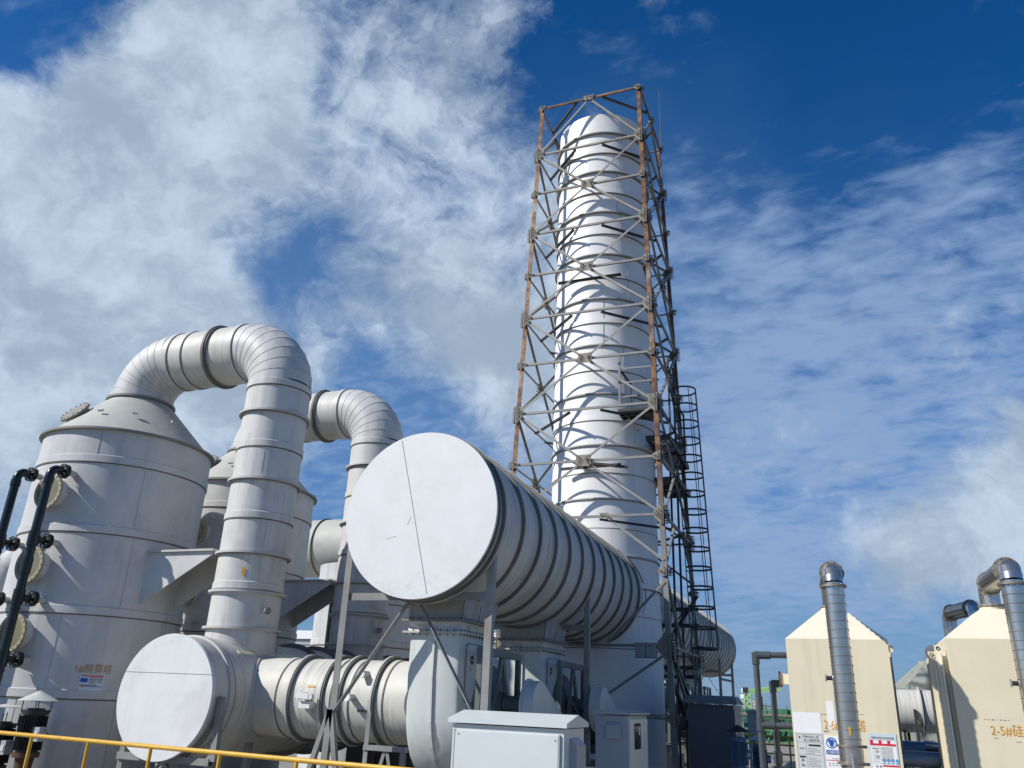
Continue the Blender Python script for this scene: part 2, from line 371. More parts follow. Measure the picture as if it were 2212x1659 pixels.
def rect_xy(x0, y0, x1, y1, z=0, nx=1):
    mb = MB()
    for i in range(nx):
        a = x0+(x1-x0)*i/nx; b = x0+(x1-x0)*(i+1)/nx
        mb.add([(a,y0,z),(b,y0,z),(b,y1,z),(a,y1,z)], [(0,1,2,3)])
    return mb
def bolts_ring(mb, c, axis, r, n, rb, h, sides=6):
    c = V(c); d = V(axis).normalized(); up = V((0,0,1)) if abs(d.z) < .9 else V((0,1,0))
    a = d.cross(up).normalized(); b = a.cross(d)
    for i in range(n):
        p = c+(a*cos(2*pi*i/n)+b*sin(2*pi*i/n))*r; mb.cyl(p-d*h/2, p+d*h/2, rb, sides)
    return mb

# ------------------------------------------------------------ ground and sky-line setting
g = MB()
g.box((-60, -30, -.4), (60, 52, 0)); part('roof_deck', g, CONC, smooth=0, kind='structure')
g = MB(); g.poly([(-4000, -4000, -9), (4000, -4000, -9), (4000, 4000, -9), (-4000, 4000, -9)])
part('ground', g, mat('far_ground', (.13, .15, .10), .9, var=.3, vscale=.05), smooth=0, kind='structure')

XB, ZB, RB = -6.84, 1.51, .636        # header duct axis
XA, ZA, RA = -3.856, 3.38, .852       # collector duct axis
YC, RC = 14.65, 1.0                   # stack
T1 = (-9.35, 8.40); RT = 1.125

# ------------------------------------------------------------ scrubber tanks
def scrubber(loc, label, first=True):
    x, y = loc
    t = thing('scrubber_tank', label, 'tank', (x, y, 0), 'round scrubber tanks')
    m = MB(); m.lathe((x, y, 0), (0,0,1), [(RT, 0), (RT, 4.77)], 96); part('shell', m, TANK, t)
    m = MB(); m.lathe((x, y, 0), (0,0,1), [(RT+.005, 4.775), (.44, 5.49), (.44, 5.50)], 96); part('cone_roof', m, CONE, t, 'grey green weathered cone roof')
    m = MB(); m.ring((x, y, 0), (0,0,1), RT-.02, RT+.055, 4.755, 4.785, 96); part('rim', m, FL, t)
    for z in (4.36, 3.44, 2.44, 1.47):
        m = MB(); m.lathe((x, y, 0), (0,0,1), [(RT, z+.055), (RT+.014, z+.045), (RT+.016, z-.045), (RT, z-.052)], 96)
        b = part('band', m, TANK, t)
        m = MB(); m.ring((x, y, 0), (0,0,1), RT, RT+.010, z-.062, z-.048, 96); part('seam', m, SEAM, b)
    m = MB()
    for a, z0, z1 in ((120, 3.5, 4.3), (152, 4.42, 4.74), (118, 2.5, 3.38), (150, 1.53, 2.38), (108, .3, 1.4), (165, .2, 1.4)):
        aa = rad(a); p = V((x+sin(aa)*(RT+.001), y+cos(aa)*(RT+.001), 0)); m = MB(); m.beam(p+V((0,0,z0)), p+V((0,0,z1)), .007, .004, (sin(aa), cos(aa), 0)); part('shell_seam', m, SEAML, t)
    m = MB()
    for a in (100, 135, 165, 200):
        aa = rad(a); p = V((x+sin(aa)*.86, y+cos(aa)*.86, 5.09)); n = V((sin(aa)*.75, cos(aa)*.75, .65)).normalized()
        e = V((cos(aa), -sin(aa), 0)); m.beam(p-e*.035, p+e*.035, .03, .03, n)
        m.v[-8:] = [v+n*.03 for v in m.v[-8:]]
    part('lifting_lugs', m, FLW, t)
    # manhole on the cone
    aa = rad(205); sl = V((sin(rad(190))*.8, cos(rad(190))*.8, .6)).normalized(); c = V((x+sin(aa)*.80, y+cos(aa)*.80, 5.12))
    m = MB(); m.cyl(c-sl*.10, c+sl*.05, .17, 32); h = part('manhole', m, RIMC, t)
    m = MB(); m.ring(c, sl, .0, .215, .05, .08, 40); part('manhole_cover', m, FL, h)
    m = MB(); bolts_ring(m, c+sl*.085, sl, .19, 16, .009, .03); part('bolt_circle', m, NUT, h)
    # bolted manholes on the side
    for z in (3.88, 2.95, 2.13):
        c = V((x+.10, y-RT, z)); m = MB(); m.cyl(c+V((0,.12,0)), c+V((0,-.085,0)), .19, 36); h = part('manhole', m, TANK, t)
        m = MB(); m.ring(c, (0,-1,0), .185, .228, .08, .11, 40); part('manhole_rim', m, RIMC, h)
        m = MB(); m.cyl(c+V((0,-.085,0)), c+V((0,-.104,0)), .186, 36); part('sight_glass', m, AMB, h, 'amber translucent sight glass')
        m = MB(); bolts_ring(m, c+V((0,-.112,0)), (0,1,0), .208, 18, .007, .02); part('bolt_circle', m, NUT, h)
    # inlet nozzles
    for xx, zs in ((x+.31, (4.13, 3.23, 2.53, 1.83)), (x-.27, (4.12, 3.21, 2.53))):
        for z in zs:
            m = MB(); yy = y-sqrt(RT*RT-(xx-x)**2); m.cyl((xx, yy+.05, z), (xx, yy-.12, z), .04, 20); part('nozzle', m, FLW, t)
    # bracket carrying the riser
    m = MB(); x0 = x+1.02; xe = -7.23; zt = 3.24
    for yy in (y-.32, y+.30):
        m = MB(); m.prism([(x0, yy, zt-.02), (xe, yy, zt-.02), (xe, yy, zt-.06), (x0+.02, yy, zt-.70)], (0, .02, 0)); part('bracket_web', m, TANK, t)
    m = MB(); m.prism([(x+.85, y-.36, zt-.018), (xe+.03, y-.36, zt-.018), (xe+.03, y+.36, zt-.018), (x+.85, y+.36, zt-.018)], (0, 0, .025)); part('bracket_plate', m, FLW, t)
    return t
t1 = scrubber(T1, 'white round scrubber tank with orange lettering, nearest at far left')
t2 = dup(t1, (-9.35, 11.10, 0), 'white round scrubber tank half hidden behind the first gooseneck riser')
# lettering and notice on the near tank only
m = wrap(fit_text('1#酸雾塔', .405, .105), T1[0], T1[1], RT+.004, rad(125), 1.768); part('lettering', m, BRN, t1, 'ochre tank number lettering')
m = wrap(rect_xy(-.135, -.09, .135, .09, .006, 8), T1[0], T1[1], RT, rad(125), 1.60); sg = part('notice_board', m, PAPB, t1)
m = MB()
for r_ in ((-.12, .078, .12, .088), (-.03, .062, .12, .069)): q = rect_xy(*r_, .009, 6); m.add(q.v, q.f)
q = rect_xy(-.12, -.038, -.04, -.03, .009, 3); m.add(q.v, q.f)
wrap(m, T1[0], T1[1], RT, rad(125), 1.60); part('red_lines', m, RED, sg)
m = MB()
for r_ in ((-.03, .045, .12, .051), (-.04, -.038, .12, -.032)): q = rect_xy(*r_, .009, 6); m.add(q.v, q.f)
q = rect_xy(-.125, .012, -.045, .058, .0095, 3); m.add(q.v, q.f)
wrap(m, T1[0], T1[1], RT, rad(125), 1.60); part('blue_print', m, BLUP, sg)
m = MB()
for j in range(6): q = rect_xy(-.03, .036-.008*j, .045, .039-.008*j, .009, 3); m.add(q.v, q.f)
for j in range(4): q = rect_xy(.055, .036-.008*j, .115, .039-.008*j, .009, 3); m.add(q.v, q.f)
for j in range(11): q = rect_xy(-.12+.017*j, -.028, -.109+.017*j, -.014, .009, 1); m.add(q.v, q.f)
wrap(m, T1[0], T1[1], RT, rad(125), 1.60); part('print_lines', m, INKG, sg)

# ------------------------------------------------------------ gooseneck ducts tank -> header
def gooseneck(y, label):
    t = thing('gooseneck_duct', label, 'duct', (XB, y, 2.0), 'white gooseneck ducts from tank to header')
    R = .425; ZT = 6.12; BR = .62; xa = -9.35
    def arc(cx, cz, a0, a1, n=8): return [(cx+cos(rad(a0+(a1-a0)*i/n))*BR, y, cz+sin(rad(a0+(a1-a0)*i/n))*BR) for i in range(n+1)]
    A1 = arc(xa+BR, ZT-BR, 180, 90); A2 = arc(XB-BR, ZT-BR, 90, 0)
    for A in (A1, A2):
        m = MB(); m.tube(A, R, 60, cap=False); e = part('elbow', m, FRPZ, t, smooth=8)
        m = MB()
        for i in range(1, 8):
            p = V(A[i]); c = V((xa+BR, y, ZT-BR)) if A is A1 else V((XB-BR, y, ZT-BR)); rd = (p-c).normalized(); tg = rd.cross(V((0,1,0)))
            pts = [p+(rd*cos(k*2*pi/60)*1.004*R+V((0,1,0))*sin(k*2*pi/60)*R) for k in range(60)]
            m.tube(pts, .0042, 4, closed=True)
        part('gore_seams', m, SEAML, e)
    m = MB(); m.lathe((0, y, ZT), (1,0,0), [(R, xa+BR), (R, XB-BR)], 64); part('cross_duct', m, FRPX, t)
    m = MB(); m.lathe((XB, y, 0), (0,0,1), [(R, 1.9), (R, ZT-BR)], 64); part('riser', m, FRPZ, t)
    # joints on the cross duct
    m = MB(); m.ring((0, y, ZT), (1,0,0), R-.01, R+.045, -7.955, -7.915); m.ring((0, y, ZT), (1,0,0), R-.01, R+.03, -7.905, -7.89); part('flange', m, RIB, t)
    for xx in (-8.66, -8.40, -7.50):
        m = MB(); m.lathe((0, y, ZT), (1,0,0), [(R, xx-.05), (R+.013, xx-.045), (R+.013, xx+.04), (R, xx+.045)]); b = part('band', m, FRPZ, t)
        m = MB(); m.ring((0, y, ZT), (1,0,0), R, R+.010, xx+.045, xx+.058); part('seam', m, SEAM, b)
    m = MB(); m.ring((xa, y, 0), (0,0,1), .40, .485, 5.485, 5.515); part('flange', m, FL, t)
    m = MB(); m.ring((xa, y, 0), (0,0,1), R, R+.02, 5.52, 5.60); part('collar', m, FRPZ, t)
    for z in (5.06, 4.13, 3.19, 2.72, 2.29):
        m = MB(); m.ring((XB, y, 0), (0,0,1), R-.01, R+.05, z-.014, z+.014); f = part('flange', m, FLW, t)
        if z in (3.19, 5.06, 4.13):
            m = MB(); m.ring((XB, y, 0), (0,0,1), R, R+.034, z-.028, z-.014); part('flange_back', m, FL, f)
    for z in (5.47, 4.60, 3.66, 2.79):
        m = MB(); m.lathe((XB, y, 0), (0,0,1), [(R, z+.05), (R+.013, z+.04), (R+.013, z-.04), (R, z-.045)]); b = part('band', m, FRPZ, t)
        m = MB(); m.ring((XB, y, 0), (0,0,1), R, R+.010, z-.056, z-.044); part('seam', m, SEAM, b)
    m = MB()
    for a, z0, z1 in ((128, 3.2, 3.6), (128, 2.8, 3.17), (150, 4.2, 4.5)):
        aa = rad(a); p = V((XB+sin(aa)*R, y+cos(aa)*R, 0)); m = MB(); m.beam(p+V((0,0,z0)), p+V((0,0,z1)), .006, .005, (sin(aa), cos(aa), 0)); part('shell_seam', m, SEAML, t)
    aa = rad(112); d = V((sin(aa), cos(aa), 0)); c = V((XB, y, 2.50))
    m = MB(); m.cyl(c+d*(R-.02), c+d*(R+.09), .036, 20); s_ = part('test_port', m, FLW, t)
    m = MB(); m.cyl(c+d*(R+.09), c+d*(R+.12), .042, 20); part('port_cap', m, FL, s_)
    m = wrap(MB().add([(-.018,.0,.006),(.018,.0,.006),(.018,.06,.006),(-.018,.06,.006),(-.03,.0,.006),(.03,.0,.006),(0,-.05,.006)], [(0,1,2,3),(4,6,5)]), XB, y, R, rad(153), 2.94)
    part('flow_arrow', m, ORG, t, 'orange arrow pointing down')
    return t
g1 = gooseneck(8.40, 'white inverted U gooseneck duct rising from the nearest tank, front of two')
g2 = dup(g1, (XB, 11.10, 2.0), 'second white gooseneck duct, partly behind the big capped cylinder')

# ------------------------------------------------------------ header duct and its frame
t = thing('header_duct', 'large grey white horizontal duct with round white cap above the yellow rail', 'duct', (XB, 7.3, ZB))
m = MB(); m.lathe((XB, 0, ZB), (0,1,0), [(RB, 7.32), (RB, 14.2)], 80); part('shell', m, FRPY, t)
m = MB(); m.lathe((XB, 7.285, ZB), (0,1,0), [(.0001, 0), (RB+.010, 0), (RB+.014, .010), (RB+.012, .045), (RB-.01, .05)], 80); part('end_cap', m, CAPS, t, 'flat round white end cap', smooth=40)
m = MB(); m.beam((XB-.60, 7.283, ZB+.235), (XB+.60, 7.283, ZB+.235), .003, .005); part('cap_seam', m, SEAML, t)
m = MB(); m.lathe((XB, 0, ZB), (0,1,0), [(RB, 7.56), (RB+.02, 7.565), (RB+.022, 7.64), (RB, 7.65)], 80); b = part('band', m, FLW, t)
m = MB(); m.ring((XB, 0, ZB), (0,1,0), RB, RB+.014, 7.645, 7.665, 80); part('seam', m, RIB, b)
for yy in (9.45, 10.0, 10.55, 12.2, 12.9):
    m = MB(); m.ring((XB, 0, ZB), (0,1,0), RB-.01, RB+.06, yy, yy+.03, 80); part('rib', m, RIB, t)
for yy in (8.4, 11.1):
    # saddle reinforcement where the riser lands
    m = MB(); pts = []
    for k in range(64):
        a = 2*pi*k/64; dx = .46*cos(a); dy = .46*sin(a); pts.append((XB+dx, yy+dy, ZB+sqrt(max(.01, (RB+.004)**2-dx*dx))))
    m.tube(pts, .014, 6, closed=True); part('saddle', m, FLW, t)
m = MB(); m.beam((XB+.40, 7.9, ZB+.50), (XB+.40, 9.0, ZB+.50), .05, .01, (.6, 0, .8)); part('shell_lap', m, CRM, t)
t = thing('duct_saddle_frame', 'grey square steel frame cradling the near end of the low duct', 'support frame', (XB, 7.45, 0))
for x_, zt in ((-7.42, 1.08), (-6.17, 1.06)):
    for yy in (7.40, 8.0): m = MB(); m.angle((x_, yy, 0), (x_, yy, zt), .07, .012, (1 if x_ < XB else -1, 0, 0), (0, 1, 0)); part('post', m, FRAME, t)
m = MB(); m.beam((-7.42, 7.40, .89), (-6.17, 7.40, .89), .06, .07); part('beam', m, FRAME, t)
m = MB(); m.beam((-6.80, 7.42, .88), (-7.36, 7.42, .30), .05, .012); part('brace', m, FRAME, t)
m = MB(); m.beam((-6.80, 7.42, .88), (-6.22, 7.42, .30), .05, .012); part('brace', m, FRAME, t)
m = MB(); m.prism([(-6.175, 7.38, .9), (-6.10, 7.38, .9), (-6.13, 7.38, 1.53), (-6.19, 7.38, 1.53)], (0, .06, 0)); part('stay', m, FRAME, t)
m = MB(); a = [(XB+cos(rad(d_))*(RB+.028), 7.42, ZB+sin(rad(d_))*(RB+.028)) for d_ in range(180, 361, 6)]
for i in range(len(a)-1): m.beam(a[i], a[i+1], .06, .012, (V(a[i])-V((XB, 7.42, ZB))))
part('strap', m, FRAME, t)

# ------------------------------------------------------------ branch ducts to the fans
def branch(y, label):
    R = .43; z = 1.545
    t = thing('branch_duct', label, 'duct', (-5.2, y, z), 'short branch ducts into the fans')
    m = MB(); m.lathe((0, y, z), (1,0,0), [(R, -6.45), (R, -4.10)], 72); part('shell', m, FRPX, t)
    m = MB(); pts = []
    for k in range(72):
        a = 2*pi*k/72; dy = (R+.01)*cos(a); dz = (R+.01)*sin(a)+z-ZB; pts.append((XB+sqrt(max(.01, (RB+.006)**2-dz*dz)), y+dy, ZB+dz))
    m.tube(pts, .018, 6, closed=True); part('saddle_seam', m, FLW, t)
    for xx, h in ((-5.72, .05), (-5.29, .05), (-5.07, .05), (-4.645, .055), (-4.17, .03)):
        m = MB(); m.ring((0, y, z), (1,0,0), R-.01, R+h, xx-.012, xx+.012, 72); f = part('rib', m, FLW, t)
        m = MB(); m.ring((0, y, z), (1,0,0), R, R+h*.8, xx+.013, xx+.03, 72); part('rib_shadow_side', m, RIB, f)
    for xx in (-5.93, -5.21, -4.98, -4.56):
        m = MB(); m.lathe((0, y, z), (1,0,0), [(R, xx-.04), (R+.010, xx-.037), (R+.010, xx+.03), (R, xx+.034)], 72); b = part('band', m, FRPX, t)
        m = MB(); m.ring((0, y, z), (1,0,0), R, R+.007, xx+.033, xx+.044, 72); part('seam', m, SEAM, b)
    for xx, zz_ in ((-4.80, .27), (-4.89, .03)):
        yy = y-sqrt(R*R-zz_*zz_)
        m = MB(); m.cyl((xx, yy+.05, z+zz_), (xx, yy-.10, z+zz_), .036, 20); n_ = part('test_port', m, FLW, t)
        m = MB(); m.cyl((xx, yy-.10, z+zz_), (xx, yy-.13, z+zz_), .042, 20); part('port_cap', m, WPNT, n_)
    yy = y-R
    m = MB(); m.box((-5.50, yy-.10, z-.10), (-5.36, yy+.02, z-.03)); a_ = part('damper_actuator', m, CAPS, t)
    m = MB(); m.cyl((-5.49, yy-.14, z+.03), (-5.49, yy+.02, z+.03), .04, 20); m.beam((-5.49, yy-.12, z+.03), (-5.34, yy-.12, z+.02), .05, .06); m.cyl((-5.34, yy-.145, z+.02), (-5.34, yy-.095, z+.02), .03, 16); part('damper_lever', m, CAPS, a_)
    m = MB(); m.poly([(-5.49, 0, .118), (-5.42, 0, .118), (-5.42, 0, .108), (-5.385, 0, .126), (-5.42, 0, .144), (-5.42, 0, .134), (-5.49, 0, .134)])
    m.v = [V((v.x, y-sqrt((R+.004)**2-v.z**2)-.002, z+v.z)) for v in m.v]; part('flow_arrow', m, ORG, t, 'faded orange arrow')
    m = MB()
    for k in range(3): m.ring((-4.80+.045*k, y-R-.004, z-.10), (0,1,0), .008, .013, -.004, .01, 14)
    part('sensor_ports', m, BOLT, t)
    return t
b1 = branch(8.40, 'fat ribbed branch duct from the low duct to the nearest fan')
b2 = dup(b1, (-5.2, 11.0, 1.545), 'ribbed branch duct feeding the second fan, behind the first')

t = thing('branch_support', 'thin grey steel stand holding the branch duct beside the fan', 'support frame', (-4.6, 7.95, 0))
m = MB(); m.angle((-4.67, 7.93, 0), (-4.67, 7.93, 1.56), .05, .008, (1,0,0), (0,1,0)); part('post', m, FRAME, t)
m = MB(); m.angle((-4.19, 7.93, 0), (-4.19, 7.93, 1.12), .05, .008, (-1,0,0), (0,1,0)); part('post', m, FRAME, t)
m = MB(); m.beam((-4.67, 7.94, 1.10), (-4.16, 7.94, 1.10), .05, .05); part('beam', m, FRAME, t)
m = MB(); m.beam((-4.42, 7.94, 1.09), (-4.58, 7.94, .5), .035, .01); m.beam((-4.40, 7.94, 1.09), (-4.24, 7.94, .5), .035, .01); part('brace', m, FRAME, t)

# ------------------------------------------------------------ centrifugal fans
def fan(label):
    y0 = 8.4
    t = thing('centrifugal_fan', label, 'fan', (-3.81, y0, 0), 'pale green centrifugal fans under the big duct')
    xl, xr = -4.10, -3.52; yf, yb, zt = 7.665, 8.50, 2.225; cy, cz = 8.48, 1.50
    prof = [(yf, zt), (yf, 1.85)]
    n = 30
    for i in range(n+1):
        ph = -180+ (260)*i/n        # front -> bottom -> back -> top
        tt = 1-i/n; r = .60+.185*tt**1.6+.06*sin(pi*i/n)
        prof.append((cy+cos(rad(ph))*r, cz+sin(rad(ph))*r))
    prof += [(yb, 2.10), (yb, zt)]
    prof[1] = (yf+.004, 1.80)
    # casing with rounded edges: inset side plates
    ins = .045; m = MB(); k = len(prof)
    cyy, czz = 8.3, 1.6
    def ring_(x, s):
        out = []
        for (a, b) in prof:
            d = V((a-cyy, b-czz)); L_ = d.length
            if b >= zt-1e-6: out.append((x, a+(s if a < cyy else -s), b))
            else: out.append((x, cyy+d.x*(L_-s)/L_, czz+d.y*(L_-s)/L_))
        return out
    rings = [ring_(xl, ins), ring_(xl+.012, ins*.35), ring_(xl+.04, 0), ring_(xr-.04, 0), ring_(xr-.012, ins*.35), ring_(xr, ins)]
    vs = [p for r_ in rings for p in r_]; fs = []
    for j in range(5):
        for i in range(k): fs.append((j*k+i, j*k+(i+1) % k, (j+1)*k+(i+1) % k, (j+1)*k+i))
    fs += [tuple(range(k)), tuple(range(5*k, 6*k))]
    m.add(vs, fs); part('casing', m, FAN, t, smooth=35)
    m = MB(); pr = prof[:24]
    for i in range(len(pr)-1): m.beam((-3.80, pr[i][0], pr[i][1]), (-3.80, pr[i+1][0], pr[i+1][1]), .022, .05, (0, pr[i][0]-cyy, pr[i][1]-czz))
    part('seam_flange', m, FAN, t)
    m = MB(); m.box((xl-.055, yf-.055, zt), (xr+.055, yb+.055, zt+.018)); fl = part('outlet_flange', m, FLW, t)
    m = MB()
    for z in (zt-.012, zt+.028):
        for i in range(9): m.cyl((xl-.02+.0775*i, yf-.03, z-.01), (xl-.02+.0775*i, yf-.03, z+.01), .007, 6)
        for i in range(11): m.cyl((xr+.03, yf+.03+.08*i, z-.01), (xr+.03, yf+.03+.08*i, z+.01), .007, 6)
    part('flange_bolts', m, BOLT, fl)
    # side door with rounded corners
    m = MB(); pts = []
    for (a, b, q0) in ((8.36, 2.10, 0), (7.86, 2.10, 90), (7.86, 1.62, 180), (8.36, 1.62, 270)):
        for j in range(5): an = rad(q0+22.5*j); pts.append((xr, a+cos(an)*.04, b+sin(an)*.04))
    m.prism(pts, (.012, 0, 0)); part('access_door', m, FAN, t)
    m = MB(); m.tube([(xr+.012, p[1], p[2]) for p in pts], .005, 5, closed=True); part('door_seal', m, FAND, t)
    m = MB(); m.cyl((xr+.012, 7.955, 1.985), (xr+.018, 7.955, 1.985), .052, 32); bd = part('badge', m, WPNT, t)
    m = MB(); m.cyl((xr+.018, 7.955, 1.985), (xr+.021, 7.955, 1.985), .047, 32); part('badge_face', m, NAVY, bd)
    m = place_flat(fit_text('WinFan', .072, .032), (xr+.0225, 7.955, 1.985), (0,1,0), (0,0,1)); part('badge_lettering', m, WPNT, bd)
    m = MB(); m.box((xr+.012, 7.93, 1.88), (xr+.015, 7.975, 1.94)); pl = part('data_plate', m, RED, t)
    m = MB(); m.box((xr+.015, 7.935, 1.885), (xr+.017, 7.970, 1.935)); part('plate_face', m, PAP, pl)
    # inlet-side plate and shaft side structure on +x
    m = MB(); m.cyl((xr-.01, cy, cz), (xr+.03, cy, cz), .46, 48); m.cyl((xr+.03, cy, cz), (xr+.10, cy, cz), .40, 48, .22); part('side_cover', m, FAND, t)
    xf = -3.30
    for (p, q) in (((xf, 7.70, .9), (xf, 7.70, 2.08)), ((xf, 8.78, .9), (xf, 8.78, 2.06))):
        m = MB(); m.beam(p, q, .055, .055, (0,1,0)); m.beam(p, (p[0]-.2, p[1], p[2]), .04, .04); part('bearing_post', m, FAND, t)
    m = MB(); m.beam((xf, 7.67, 2.07), (xf, 8.81, 2.06), .06, .07); part('bearing_crossbar', m, FAND, t)
    m = MB(); m.beam((xf, 8.28, 2.05), (xf, 8.00, 1.20), .06, .03, (1,0,0)); part('bearing_strut', m, FAND, t)
    m = MB(); m.beam((xf, 8.30, 2.05), (xf, 8.60, 1.20), .06, .03, (1,0,0)); part('bearing_strut', m, FAND, t)
    m = MB(); m.cyl((-3.40, cy-.05, 1.575), (-3.02, cy-.05, 1.575), .085, 28); m.cyl((-3.36, cy-.05, 1.575), (-3.31, cy-.05, 1.575), .12, 28); sh = part('bearing_housing', m, FAND, t)
    m = MB(); m.cyl((-3.13, cy-.05, 1.66), (-3.13, cy-.05, 1.70), .015, 8); m.box((-3.40, cy-.13, 1.44), (-3.0, cy+.03, 1.49)); part('bearing_foot', m, FAND, sh)
    # belt guard: big pulley end tapering to the motor
    xg = -2.95; cg = V((0, cy-.05, 1.55)); cm = V((0, cy+.95, 1.22)); R1, R2 = .265, .13
    d = (cm-cg); L_ = d.length; th = atan2(d.z, d.y); be = math.acos((R1-R2)/L_)
    out = [(cg.y+R1*cos(th+be+(2*pi-2*be)*i/24), cg.z+R1*sin(th+be+(2*pi-2*be)*i/24)) for i in range(25)]
    out += [(cm.y+R2*cos(th-be+2*be*i/10), cm.z+R2*sin(th-be+2*be*i/10)) for i in range(11)]
    m = MB(); m.prism([(xg-.07, a, b) for a, b in out], (.12, 0, 0)); gd = part('belt_guard', m, FAN, t, smooth=30)
    out2 = [(cg.y+(a-cg.y)*1.08, cg.z+(b-cg.z)*1.08) for a, b in out]
    m = MB(); m.prism([(xg-.09, a, b) for a, b in out2], (.02, 0, 0)); part('guard_flange', m, FAN, gd)
    m = MB(); m.box((xg+.05, cy+.10, 1.46), (xg+.056, cy+.20, 1.60)); part('guard_label', m, PAP, gd)
    m = MB(); m.cyl((-3.75+.35, cy+.95, 1.22), (-3.02, cy+.95, 1.22), .15, 24); m.box((-3.36, cy+.78, .95), (-3.05, cy+1.12, 1.08)); part('motor', m, FAND, t)
    m = MB(); m.box((xl+.05, 7.7, 0), (xl+.13, 9.3, .75)); m.box((xr-.13, 7.7, 0), (xr-.05, 9.3, .75)); m.box((xr, 7.75, .72), (-2.95, 9.6, .86)); m.box((-3.02, 7.75, 0), (-2.95, 7.83, .72)); m.box((-3.02, 9.5, 0), (-2.95, 9.58, .72)); part('base_frame', m, FAND, t)
    return t
fn = fan('pale green scroll fan with round dark badge, nearest the camera')
fy = [11.0, 18.4, 21.0, 23.6]
fan_labels = ['second pale green scroll fan, standing just before the foot of the tall stack', 'pale green fan just beyond the tall stack, seen through the tower legs',
              'pale green fan in the shade behind the caged ladder', 'farthest pale green fan under the far end of the ribbed duct']
for yy, lb in zip(fy, fan_labels): dup(fn, (-3.81, yy, 0), lb)
# flexible connectors
def flexi(y, label):
    m = MB(); n = 14; xl, xr, yf, yb = -4.115, -3.505, y-.755, y+.115
    nx, ny = 16, 22; per = [(xl+(xr-xl)*i/nx, yf, 0, -1) for i in range(nx)]+[(xr, yf+(yb-yf)*i/ny, 1, 0) for i in range(ny)]+[(xr-(xr-xl)*i/nx, yb, 0, 1) for i in range(nx)]+[(xl, yb-(yb-yf)*i/ny, -1, 0) for i in range(ny)]
    rnd = random.Random(5); k = len(per); vs = []; fs = []
    for j in range(8):
        z = 2.245+.095*j/7
        for i, (a, b, nx_, ny_) in enumerate(per):
            s_ = -.028*sin(pi*j/7)+.014*sin(i*.9+j*1.3)*sin(pi*j/7)+rnd.uniform(-.006, .006)*sin(pi*j/7)
            vs.append((a+nx_*s_, b+ny_*s_, z))
    for j in range(7):
        for i in range(k): fs.append((j*k+i, j*k+(i+1) % k, (j+1)*k+(i+1) % k, (j+1)*k+i))
    m.add(vs, fs)
    return single('flexible_connector', m, CLOTH, (-3.81, y, 2.245), label, 'flexible joint', 'crumpled cloth joints on fan outlets', smooth=60)
flexi(8.4, 'crumpled grey cloth joint between nearest fan outlet and its hood')
flexi(11.0, 'crumpled cloth joint on the outlet of the second fan')
for yy, lb in zip(fy[1:], ('cloth joint above the fan just beyond the stack', 'cloth joint on the fan behind the caged ladder', 'cloth joint on the farthest fan')): flexi(yy, lb)

